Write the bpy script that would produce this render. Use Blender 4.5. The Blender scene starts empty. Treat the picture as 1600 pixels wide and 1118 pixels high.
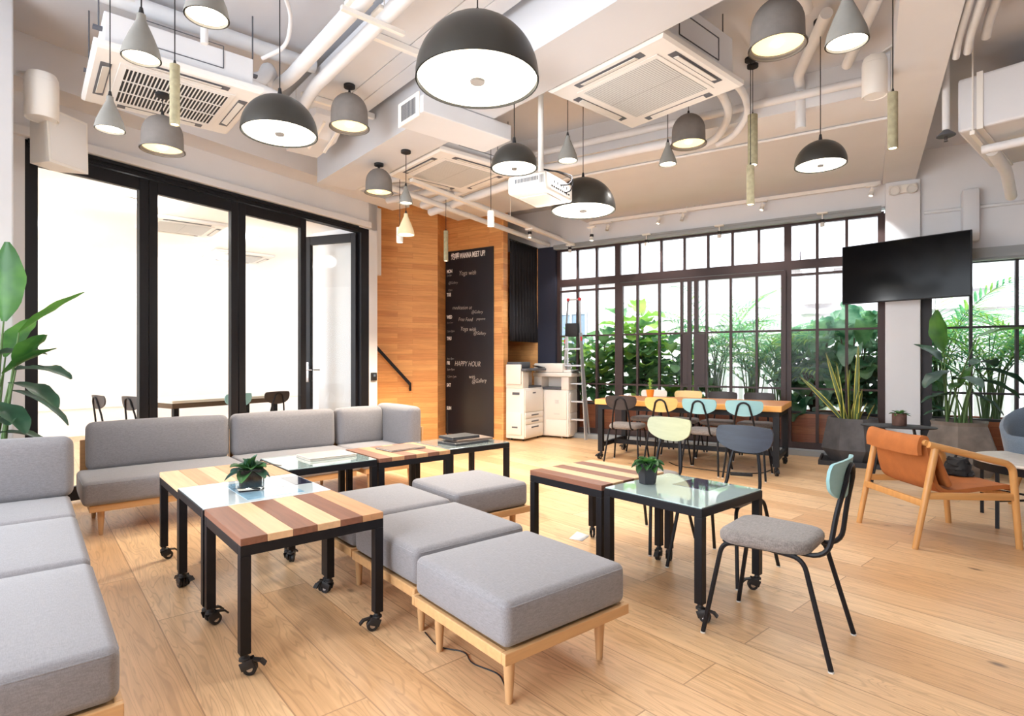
import bpy, bmesh, math, random
from mathutils import Vector, Matrix
random.seed(11)
SC = bpy.context.scene
COL = SC.collection
R = math.radians
ROT = R(17.3)                      # the glazed walls stand at this angle to the floor boards
CR, SR = math.cos(ROT), math.sin(ROT)
CEIL = 3.70


def RP(a, b):
    """wall-grid point: a along the folding doors towards the windows, b along the windows"""
    return (a * CR + b * SR, a * SR - b * CR)


def lin(c):
    out = []
    for v in c[:3]:
        v = v / 255.0
        out.append(v / 12.92 if v <= 0.04045 else ((v + 0.055) / 1.055) ** 2.4)
    return (out[0], out[1], out[2], 1.0)


# ---------------------------------------------------------------- materials
def new_mat(name):
    m = bpy.data.materials.new(name)
    m.use_nodes = True
    nt = m.node_tree
    b = nt.nodes['Principled BSDF']
    return m, nt, b


def N(nt, kind, **kw):
    n = nt.nodes.new(kind)
    for k, v in kw.items():
        if k.startswith('i_'):
            n.inputs[k[2:].replace('_', ' ')].default_value = v
        else:
            setattr(n, k, v)
    return n


def plain(name, rgb, rough=0.5, metal=0.0, var=0.0, vscale=6.0, bump=0.0, bscale=60.0, coat=0.0, spec=0.5):
    m, nt, b = new_mat(name)
    c = lin(rgb)
    b.inputs['Base Color'].default_value = c
    b.inputs['Roughness'].default_value = rough
    b.inputs['Metallic'].default_value = metal
    b.inputs['Specular IOR Level'].default_value = spec
    if coat:
        b.inputs['Coat Weight'].default_value = coat
    tc = N(nt, 'ShaderNodeTexCoord')
    if var:
        n = N(nt, 'ShaderNodeTexNoise', i_Scale=vscale, i_Detail=4.0)
        nt.links.new(tc.outputs['Object'], n.inputs['Vector'])
        r = N(nt, 'ShaderNodeValToRGB')
        r.color_ramp.elements[0].position = 0.3
        r.color_ramp.elements[1].position = 0.7
        r.color_ramp.elements[0].color = tuple(x * (1 - var) for x in c[:3]) + (1,)
        r.color_ramp.elements[1].color = tuple(min(1, x * (1 + var)) for x in c[:3]) + (1,)
        nt.links.new(n.outputs['Fac'], r.inputs['Fac'])
        nt.links.new(r.outputs['Color'], b.inputs['Base Color'])
    if bump:
        n2 = N(nt, 'ShaderNodeTexNoise', i_Scale=bscale, i_Detail=3.0)
        nt.links.new(tc.outputs['Object'], n2.inputs['Vector'])
        bp = N(nt, 'ShaderNodeBump', i_Strength=bump, i_Distance=0.01)
        nt.links.new(n2.outputs['Fac'], bp.inputs['Height'])
        nt.links.new(bp.outputs['Normal'], b.inputs['Normal'])
    return m


def fabric(name, rgb, scale=420.0, var=0.14, bump=0.25):
    m, nt, b = new_mat(name)
    c = lin(rgb)
    tc = N(nt, 'ShaderNodeTexCoord')
    w1 = N(nt, 'ShaderNodeTexNoise', i_Scale=1.0, i_Detail=2.0)
    mp = N(nt, 'ShaderNodeMapping')
    mp.inputs['Scale'].default_value = (scale, scale * 0.12, scale * 0.5)
    nt.links.new(tc.outputs['Object'], mp.inputs['Vector'])
    nt.links.new(mp.outputs['Vector'], w1.inputs['Vector'])
    mp2 = N(nt, 'ShaderNodeMapping')
    mp2.inputs['Scale'].default_value = (scale * 0.12, scale, scale * 0.5)
    w2 = N(nt, 'ShaderNodeTexNoise', i_Scale=1.0, i_Detail=2.0)
    nt.links.new(tc.outputs['Object'], mp2.inputs['Vector'])
    nt.links.new(mp2.outputs['Vector'], w2.inputs['Vector'])
    ad = N(nt, 'ShaderNodeMath', operation='ADD')
    nt.links.new(w1.outputs['Fac'], ad.inputs[0])
    nt.links.new(w2.outputs['Fac'], ad.inputs[1])
    r = N(nt, 'ShaderNodeValToRGB')
    r.color_ramp.elements[0].position = 0.36
    r.color_ramp.elements[1].position = 0.64
    r.color_ramp.elements[0].color = tuple(x * (1 - var) for x in c[:3]) + (1,)
    r.color_ramp.elements[1].color = tuple(min(1, x * (1 + var)) for x in c[:3]) + (1,)
    hf = N(nt, 'ShaderNodeMath', operation='MULTIPLY')
    hf.inputs[1].default_value = 0.5
    nt.links.new(ad.outputs[0], hf.inputs[0])
    nt.links.new(hf.outputs[0], r.inputs['Fac'])
    nt.links.new(r.outputs['Color'], b.inputs['Base Color'])
    bp = N(nt, 'ShaderNodeBump', i_Strength=bump, i_Distance=0.002)
    nt.links.new(hf.outputs[0], bp.inputs['Height'])
    nt.links.new(bp.outputs['Normal'], b.inputs['Normal'])
    b.inputs['Roughness'].default_value = 0.95
    b.inputs['Specular IOR Level'].default_value = 0.15
    b.inputs['Sheen Weight'].default_value = 0.25
    return m


def wood(name, rgb, axis=0, var=0.22, rough=0.45, gscale=1.0):
    """timber with grain running along the given object axis"""
    m, nt, b = new_mat(name)
    c = lin(rgb)
    tc = N(nt, 'ShaderNodeTexCoord')
    oi = N(nt, 'ShaderNodeObjectInfo')
    mul = N(nt, 'ShaderNodeMath', operation='MULTIPLY')
    mul.inputs[1].default_value = 37.0
    nt.links.new(oi.outputs['Random'], mul.inputs[0])
    add = N(nt, 'ShaderNodeVectorMath', operation='ADD')
    nt.links.new(tc.outputs['Object'], add.inputs[0])
    nt.links.new(mul.outputs[0], add.inputs[1])
    mp = N(nt, 'ShaderNodeMapping')
    s = [38.0 * gscale] * 3
    s[axis] = 2.2 * gscale
    mp.inputs['Scale'].default_value = s
    nt.links.new(add.outputs[0], mp.inputs['Vector'])
    n = N(nt, 'ShaderNodeTexNoise', i_Scale=1.0, i_Detail=6.0, i_Roughness=0.6, i_Distortion=0.4)
    nt.links.new(mp.outputs['Vector'], n.inputs['Vector'])
    r = N(nt, 'ShaderNodeValToRGB')
    r.color_ramp.elements[0].position = 0.3
    r.color_ramp.elements[1].position = 0.7
    r.color_ramp.elements[0].color = tuple(x * (1 - var) for x in c[:3]) + (1,)
    r.color_ramp.elements[1].color = tuple(min(1, x * (1 + var)) for x in c[:3]) + (1,)
    nt.links.new(n.outputs['Fac'], r.inputs['Fac'])
    nt.links.new(r.outputs['Color'], b.inputs['Base Color'])
    b.inputs['Roughness'].default_value = rough
    bp = N(nt, 'ShaderNodeBump', i_Strength=0.08, i_Distance=0.003)
    nt.links.new(n.outputs['Fac'], bp.inputs['Height'])
    nt.links.new(bp.outputs['Normal'], b.inputs['Normal'])
    return m


def boards(name, c1, c2, dark, length, width, swap, rough, ring=0.35, seam=0.0016, knots=True, vert=False):
    """plank covering: brick layout with grain, growth rings and knots"""
    m, nt, b = new_mat(name)
    L = nt.links.new
    tc = N(nt, 'ShaderNodeTexCoord')
    sep = N(nt, 'ShaderNodeSeparateXYZ')
    L(tc.outputs['Object'], sep.inputs[0])
    cmb = N(nt, 'ShaderNodeCombineXYZ')
    if vert:                                   # wall: planks run along local y, rows climb z
        L(sep.outputs['Y'], cmb.inputs['X'])
        L(sep.outputs['Z'], cmb.inputs['Y'])
    elif swap:                                 # floor: planks run along y
        L(sep.outputs['Y'], cmb.inputs['X'])
        L(sep.outputs['X'], cmb.inputs['Y'])
    else:
        L(sep.outputs['X'], cmb.inputs['X'])
        L(sep.outputs['Z'], cmb.inputs['Y'])
    br = N(nt, 'ShaderNodeTexBrick', offset=0.37, offset_frequency=2)
    br.inputs['Scale'].default_value = 1.0
    br.inputs['Brick Width'].default_value = length
    br.inputs['Row Height'].default_value = width
    br.inputs['Mortar Size'].default_value = seam
    br.inputs['Mortar Smooth'].default_value = 0.1
    br.inputs['Bias'].default_value = 0.0
    br.inputs['Color1'].default_value = (0, 0, 0, 1)
    br.inputs['Color2'].default_value = (1, 1, 1, 1)
    br.inputs['Mortar'].default_value = (0.5, 0.5, 0.5, 1)
    L(cmb.outputs[0], br.inputs['Vector'])
    tone = N(nt, 'ShaderNodeMix', data_type='RGBA')
    tone.inputs['A'].default_value = lin(c1)
    tone.inputs['B'].default_value = lin(c2)
    L(br.outputs['Color'], tone.inputs['Factor'])
    # every board shifts the grain
    sh = N(nt, 'ShaderNodeVectorMath', operation='SCALE')
    sh.inputs['Scale'].default_value = 13.7
    L(br.outputs['Color'], sh.inputs[0])
    ad = N(nt, 'ShaderNodeVectorMath', operation='ADD')
    L(cmb.outputs[0], ad.inputs[0])
    L(sh.outputs[0], ad.inputs[1])
    mp = N(nt, 'ShaderNodeMapping')
    mp.inputs['Scale'].default_value = (1.3, 26.0, 1.0)
    L(ad.outputs[0], mp.inputs['Vector'])
    g = N(nt, 'ShaderNodeTexNoise', i_Scale=1.6, i_Detail=8.0, i_Roughness=0.62, i_Distortion=0.6)
    L(mp.outputs['Vector'], g.inputs['Vector'])
    gr = N(nt, 'ShaderNodeValToRGB')
    gr.color_ramp.elements[0].position = 0.28
    gr.color_ramp.elements[1].position = 0.66
    gr.color_ramp.elements[0].color = (0.72, 0.66, 0.60, 1)
    gr.color_ramp.elements[1].color = (1.06, 1.05, 1.04, 1)
    L(g.outputs['Fac'], gr.inputs['Fac'])
    m1 = N(nt, 'ShaderNodeMix', data_type='RGBA', blend_type='MULTIPLY')
    m1.inputs['Factor'].default_value = 0.8
    L(tone.outputs['Result'], m1.inputs['A'])
    L(gr.outputs['Color'], m1.inputs['B'])
    # cathedral rings
    mp2 = N(nt, 'ShaderNodeMapping')
    mp2.inputs['Scale'].default_value = (0.55, 5.2, 1.0)
    L(ad.outputs[0], mp2.inputs['Vector'])
    n2 = N(nt, 'ShaderNodeTexNoise', i_Scale=1.5, i_Detail=2.0, i_Distortion=0.8)
    L(mp2.outputs['Vector'], n2.inputs['Vector'])
    mm = N(nt, 'ShaderNodeMath', operation='MULTIPLY')
    mm.inputs[1].default_value = 105.0
    L(n2.outputs['Fac'], mm.inputs[0])
    sn = N(nt, 'ShaderNodeMath', operation='SINE')
    L(mm.outputs[0], sn.inputs[0])
    rr = N(nt, 'ShaderNodeMapRange')
    rr.inputs['From Min'].default_value = 0.55
    rr.inputs['From Max'].default_value = 1.0
    rr.inputs['To Max'].default_value = ring
    L(sn.outputs[0], rr.inputs['Value'])
    m2 = N(nt, 'ShaderNodeMix', data_type='RGBA')
    L(rr.outputs['Result'], m2.inputs['Factor'])
    L(m1.outputs['Result'], m2.inputs['A'])
    m2.inputs['B'].default_value = lin(dark)
    last = m2
    if knots:
        mp3 = N(nt, 'ShaderNodeMapping')
        mp3.inputs['Scale'].default_value = (1.6, 3.0, 1.0)
        L(ad.outputs[0], mp3.inputs['Vector'])
        v = N(nt, 'ShaderNodeTexVoronoi', i_Scale=1.25, i_Randomness=1.0)
        L(mp3.outputs['Vector'], v.inputs['Vector'])
        kr = N(nt, 'ShaderNodeMapRange')
        kr.inputs['From Min'].default_value = 0.035
        kr.inputs['From Max'].default_value = 0.085
        kr.inputs['To Min'].default_value = 0.8
        kr.inputs['To Max'].default_value = 0.0
        L(v.outputs['Distance'], kr.inputs['Value'])
        m3 = N(nt, 'ShaderNodeMix', data_type='RGBA')
        L(kr.outputs['Result'], m3.inputs['Factor'])
        L(m2.outputs['Result'], m3.inputs['A'])
        m3.inputs['B'].default_value = lin((88, 66, 52))
        last = m3
    sm = N(nt, 'ShaderNodeMix', data_type='RGBA')
    sf = N(nt, 'ShaderNodeMath', operation='MULTIPLY')
    sf.inputs[1].default_value = 0.75
    L(br.outputs['Fac'], sf.inputs[0])
    L(sf.outputs[0], sm.inputs['Factor'])
    L(last.outputs['Result'], sm.inputs['A'])
    sm.inputs['B'].default_value = lin(dark)
    L(sm.outputs['Result'], b.inputs['Base Color'])
    b.inputs['Roughness'].default_value = rough
    rg = N(nt, 'ShaderNodeMapRange')
    rg.inputs['To Min'].default_value = rough - 0.07
    rg.inputs['To Max'].default_value = rough + 0.12
    L(g.outputs['Fac'], rg.inputs['Value'])
    L(rg.outputs['Result'], b.inputs['Roughness'])
    bp = N(nt, 'ShaderNodeBump', i_Strength=0.12, i_Distance=0.002)
    L(g.outputs['Fac'], bp.inputs['Height'])
    L(bp.outputs['Normal'], b.inputs['Normal'])
    return m


def emit(name, rgb, strength):
    m, nt, b = new_mat(name)
    c = lin(rgb)
    b.inputs['Base Color'].default_value = c
    b.inputs['Emission Color'].default_value = c
    b.inputs['Emission Strength'].default_value = strength
    return m


def pane_glass(name, tint=(0.97, 0.98, 0.975), ior=1.15):
    m = bpy.data.materials.new(name)
    m.use_nodes = True
    nt = m.node_tree
    nt.nodes.clear()
    o = N(nt, 'ShaderNodeOutputMaterial')
    mx = N(nt, 'ShaderNodeMixShader')
    fr = N(nt, 'ShaderNodeFresnel')
    fr.inputs['IOR'].default_value = ior
    tr = N(nt, 'ShaderNodeBsdfTransparent')
    tr.inputs['Color'].default_value = tint + (1,)
    gl = N(nt, 'ShaderNodeBsdfGlossy')
    gl.inputs['Roughness'].default_value = 0.01
    nt.links.new(fr.outputs[0], mx.inputs[0])
    nt.links.new(tr.outputs[0], mx.inputs[1])
    nt.links.new(gl.outputs[0], mx.inputs[2])
    nt.links.new(mx.outputs[0], o.inputs['Surface'])
    return m


def leaf_mat(name, rgb, rgb2, trans=0.35, rough=0.42):
    m = bpy.data.materials.new(name)
    m.use_nodes = True
    nt = m.node_tree
    b = nt.nodes['Principled BSDF']
    o = nt.nodes['Material Output']
    tc = N(nt, 'ShaderNodeTexCoord')
    n = N(nt, 'ShaderNodeTexNoise', i_Scale=3.5, i_Detail=3.0)
    nt.links.new(tc.outputs['Object'], n.inputs['Vector'])
    r = N(nt, 'ShaderNodeValToRGB')
    r.color_ramp.elements[0].position = 0.38
    r.color_ramp.elements[1].position = 0.62
    r.color_ramp.elements[0].color = lin(rgb)
    r.color_ramp.elements[1].color = lin(rgb2)
    nt.links.new(n.outputs['Fac'], r.inputs['Fac'])
    nt.links.new(r.outputs['Color'], b.inputs['Base Color'])
    b.inputs['Roughness'].default_value = rough
    t = N(nt, 'ShaderNodeBsdfTranslucent')
    nt.links.new(r.outputs['Color'], t.inputs['Color'])
    mx = N(nt, 'ShaderNodeMixShader')
    mx.inputs[0].default_value = trans
    nt.links.new(b.outputs[0], mx.inputs[1])
    nt.links.new(t.outputs[0], mx.inputs[2])
    nt.links.new(mx.outputs[0], o.inputs['Surface'])
    return m


def grid_mat(name, rgb, dark, w, h, seam, vert_axes='YZ', rough=0.6):
    """small tile / louvre lattice on a flat face"""
    m, nt, b = new_mat(name)
    tc = N(nt, 'ShaderNodeTexCoord')
    sep = N(nt, 'ShaderNodeSeparateXYZ')
    nt.links.new(tc.outputs['Object'], sep.inputs[0])
    cmb = N(nt, 'ShaderNodeCombineXYZ')
    nt.links.new(sep.outputs[vert_axes[0]], cmb.inputs['X'])
    nt.links.new(sep.outputs[vert_axes[1]], cmb.inputs['Y'])
    br = N(nt, 'ShaderNodeTexBrick', offset=0.0)
    br.inputs['Scale'].default_value = 1.0
    br.inputs['Brick Width'].default_value = w
    br.inputs['Row Height'].default_value = h
    br.inputs['Mortar Size'].default_value = seam
    br.inputs['Color1'].default_value = lin(rgb)
    br.inputs['Color2'].default_value = tuple(x * 0.96 for x in lin(rgb)[:3]) + (1,)
    br.inputs['Mortar'].default_value = lin(dark)
    nt.links.new(cmb.outputs[0], br.inputs['Vector'])
    nt.links.new(br.outputs['Color'], b.inputs['Base Color'])
    b.inputs['Roughness'].default_value = rough
    return m


M = {}
M['floor'] = boards('oak_floor', (208, 166, 122), (236, 202, 160), (146, 108, 76), 1.9, 0.235, True, 0.34, ring=0.30, seam=0.0028)
M['wall'] = plain('white_paint', (224, 224, 227), 0.85, var=0.02, vscale=2.5, bump=0.05, bscale=30)
M['ceil'] = plain('ceiling_paint', (206, 207, 212), 0.9, var=0.03, vscale=1.6, bump=0.08, bscale=22)
M['pier'] = plain('pier_paint', (208, 209, 213), 0.8, var=0.02, bump=0.05, bscale=24)
M['meet'] = plain('meeting_white', (250, 250, 248), 0.9)
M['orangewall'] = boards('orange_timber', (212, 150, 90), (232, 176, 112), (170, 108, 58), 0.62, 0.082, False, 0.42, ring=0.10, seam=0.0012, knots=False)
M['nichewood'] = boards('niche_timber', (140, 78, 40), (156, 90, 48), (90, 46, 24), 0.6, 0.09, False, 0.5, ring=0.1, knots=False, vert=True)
M['blackframe'] = plain('black_aluminium', (24, 23, 27), 0.45, 0.0, var=0.05, spec=.25)
M['brownframe'] = plain('bronze_window_frame', (62, 46, 44), 0.45, 0.0, var=0.05, spec=.3)
M['darkframe'] = plain('dark_window_frame', (40, 36, 40), 0.45, 0.0, var=0.05)
M['glass'] = pane_glass('clear_glass')
M['black'] = plain('black_metal', (21, 20, 24), 0.45, 0.0, var=0.05, spec=.25)
M['blackgloss'] = plain('black_gloss', (14, 14, 18), 0.08)
M['blackmatt'] = plain('black_matt', (26, 25, 28), 0.7)
M['rubber'] = plain('black_rubber', (28, 26, 28), 0.5)
M['chrome'] = plain('steel', (190, 190, 195), 0.25, 1.0)
M['alu'] = plain('ladder_aluminium', (205, 207, 212), 0.35, 0.7)
M['whiteplastic'] = plain('white_plastic', (236, 232, 226), 0.45)
M['whitegrey'] = plain('pale_grey_plastic', (214, 211, 206), 0.5)
M['pipe'] = plain('white_pipe_wrap', (224, 225, 228), 0.6, var=0.03, vscale=9, bump=0.1, bscale=18)
M['duct'] = plain('white_duct_paint', (216, 217, 221), 0.7, var=0.03, vscale=2)
M['concrete'] = plain('grey_concrete', (122, 116, 112), 0.8, var=0.08, vscale=14, bump=0.1, bscale=80)
M['concrete_y'] = plain('olive_concrete', (158, 150, 122), 0.85, var=0.18, vscale=30, bump=0.2, bscale=90)
M['concrete_p'] = plain('pale_concrete', (134, 132, 127), 0.8, var=0.06, vscale=14)
M['darkdome'] = plain('dark_olive_enamel', (58, 56, 52), 0.36, 0.25, var=0.05)
M['domelight'] = emit('dome_diffuser', (255, 250, 232), 1.5)
M['belllight'] = emit('bell_glow', (255, 234, 178), 1.1)
M['bulb'] = emit('warm_bulb', (255, 240, 208), 9.0)
M['conelight'] = emit('cone_glow', (255, 244, 222), 5.0)
M['spotlight'] = emit('spot_glow', (255, 244, 226), 9.0)
M['sofa'] = fabric('grey_weave', (130, 127, 130))
M['seatgrey'] = fabric('charcoal_weave', (122, 114, 110), scale=260, var=0.3)
M['oak'] = wood('pale_oak_x', (200, 156, 108), 0, 0.10)
M['oaky'] = wood('pale_oak_y', (200, 156, 108), 1, 0.10)
M['oakz'] = wood('pale_oak_z', (190, 148, 104), 2, 0.12)
M['loungewood'] = wood('lounge_oak', (196, 144, 86), 2, 0.14, 0.4)
M['loungewoody'] = wood('lounge_oak_rail', (196, 144, 86), 1, 0.14, 0.4)
M['light_y'] = wood('maple_y', (212, 174, 134), 1, 0.12)
M['mid_y'] = wood('beech_y', (190, 142, 102), 1, 0.14)
M['dark_y'] = wood('jatoba_y', (128, 84, 64), 1, 0.2)
M['light_x'] = wood('maple_x', (226, 182, 132), 0, 0.12)
M['mid_x'] = wood('beech_x', (208, 150, 96), 0, 0.14)
M['dark_x'] = wood('jatoba_x', (158, 100, 72), 0, 0.2)
M['tabletop_edge'] = wood('table_edge', (222, 164, 88), 1, 0.12)
M['tabletop'] = wood('table_face', (202, 132, 80), 1, 0.16, 0.3)
M['tableglass'] = plain('mint_glass', (168, 188, 186), 0.04, var=0.05, vscale=5, coat=1.0)
M['tableglass2'] = plain('milk_glass', (212, 224, 228), 0.04, var=0.05, vscale=4, coat=1.0)
M['tableglass3'] = plain('grey_glass', (150, 160, 158), 0.05, var=0.06, vscale=4, coat=1.0)
M['navytile'] = plain('navy_inlay', (40, 44, 74), 0.06, var=0.5, vscale=40, coat=1.0)
M['bluetile'] = plain('pale_blue_inlay', (150, 190, 214), 0.05, var=0.2, vscale=14, coat=1.0)
M['mint'] = wood('mint_ply', (136, 180, 186), 0, 0.04, 0.5)
M['mintedge'] = plain('mint_paint', (150, 200, 204), 0.5)
M['sage'] = wood('sage_ply', (178, 180, 146), 0, 0.07, 0.5)
M['navy'] = wood('navy_ply', (38, 44, 57), 0, 0.3, 0.5)
M['mustard'] = wood('mustard_ply', (206, 172, 104), 0, 0.08, 0.5)
M['darkply'] = wood('ebony_ply', (46, 36, 34), 0, 0.2, 0.5)
M['creamply'] = wood('cream_ply', (238, 206, 142), 0, 0.06, 0.5)
M['whiteply'] = wood('white_ply', (232, 226, 214), 0, 0.04, 0.5)
M['suede'] = plain('tan_suede', (166, 98, 48), 0.85, var=0.12, vscale=10, bump=0.12, bscale=120)
M['bluegrey'] = fabric('blue_grey_felt', (98, 112, 128), 300, 0.14)
M['terrazzo'] = plain('pale_stone_top', (214, 206, 196), 0.25, var=0.05, vscale=20)
M['darkpot'] = plain('charcoal_planter', (80, 78, 80), 0.7, var=0.3, vscale=7, bump=0.25, bscale=25)
M['ashpot'] = plain('ash_planter', (120, 112, 106), 0.75, var=0.3, vscale=6, bump=0.2, bscale=25)
M['blackpot'] = plain('black_pot', (38, 38, 42), 0.6)
M['rustpot'] = plain('rust_pot', (96, 68, 58), 0.7, var=0.25, vscale=20)
M['orangepot'] = plain('orange_pot', (236, 140, 40), 0.45)
M['soil'] = plain('soil', (58, 46, 40), 0.95, var=0.3, vscale=40, bump=0.4, bscale=60)
M['bop'] = leaf_mat('paradise_leaf', (52, 100, 46), (92, 146, 62), 0.3)
M['bopdark'] = leaf_mat('paradise_leaf_dark', (34, 66, 52), (62, 98, 72), 0.2)
M['fig'] = leaf_mat('fig_leaf', (66, 118, 74), (140, 184, 126), 0.45)
M['figlight'] = leaf_mat('fig_leaf_young', (136, 190, 84), (186, 220, 112), 0.45)
M['palm'] = leaf_mat('palm_leaf', (84, 160, 112), (146, 204, 144), 0.5)
M['bigleaf'] = leaf_mat('ruffled_leaf', (64, 122, 88), (160, 196, 164), 0.4)
M['snake'] = leaf_mat('snake_leaf', (58, 84, 50), (104, 122, 70), 0.1)
M['snakeedge'] = plain('snake_leaf_edge', (214, 204, 96), 0.5)
M['succ'] = leaf_mat('succulent_leaf', (34, 74, 38), (74, 118, 62), 0.15)
M['stem'] = plain('plant_stem', (84, 112, 62), 0.6)
M['trunk'] = plain('brown_trunk', (96, 76, 58), 0.8)
M['curtain'] = plain('black_curtain', (24, 24, 30), 0.9)
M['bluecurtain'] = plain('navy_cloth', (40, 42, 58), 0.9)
M['chalk'] = plain('blackboard', (24, 25, 33), 0.42, var=0.2, vscale=2.0)
M['chalkwhite'] = plain('white_lettering', (236, 234, 230), 0.8)
M['chalkline'] = plain('chalk', (196, 190, 184), 0.9)
M['screen'] = plain('tv_screen', (5, 5, 8), 0.12, spec=.18)
M['planter'] = boards('planter_timber', (160, 88, 58), (184, 108, 70), (70, 36, 26), 1.6, 0.11, False, 0.35, ring=0.2, knots=False, vert=True)
M['facade'] = grid_mat('facade_tile', (226, 218, 216), (206, 198, 196), 0.12, 0.07, 0.008)
M['facade2'] = grid_mat('facade_tile_grey', (214, 208, 210), (196, 190, 192), 0.2, 0.09, 0.008)
M['ground'] = plain('pavement', (190, 186, 180), 0.9, var=0.05)
M['fence'] = plain('white_fence', (240, 240, 240), 0.6)
M['winglass'] = plain('street_window_glass', (110, 126, 140), 0.1)
M['red'] = plain('red_plastic', (206, 50, 60), 0.5)
M['greybox'] = plain('blind_box_grey', (148, 152, 154), 0.55)
M['grille'] = grid_mat('fine_grille', (200, 203, 204), (150, 152, 154), 0.5, 0.018, 0.003, 'XY')
M['acface'] = plain('cassette_white', (228, 226, 224), 0.55)
M['creamplain'] = plain('cream_concrete', (236, 220, 182), 0.8, var=0.04)
M['nickel'] = plain('brushed_nickel', (84, 78, 73), 0.5, 0.2)
M['paper'] = plain('paper', (240, 240, 240), 0.8)
M['laptop'] = plain('silver_laptop', (204, 192, 182), 0.35, 0.3)
M['laptopdark'] = plain('dark_laptop', (58, 58, 62), 0.4)
M['folder'] = plain('brown_folder', (116, 98, 86), 0.6)
M['printer'] = plain('printer_white', (236, 230, 222), 0.5)
M['printergrey'] = plain('printer_grey', (86, 88, 96), 0.5)
M['whitefloor'] = plain('meeting_floor', (214, 176, 136), 0.5)


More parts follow.
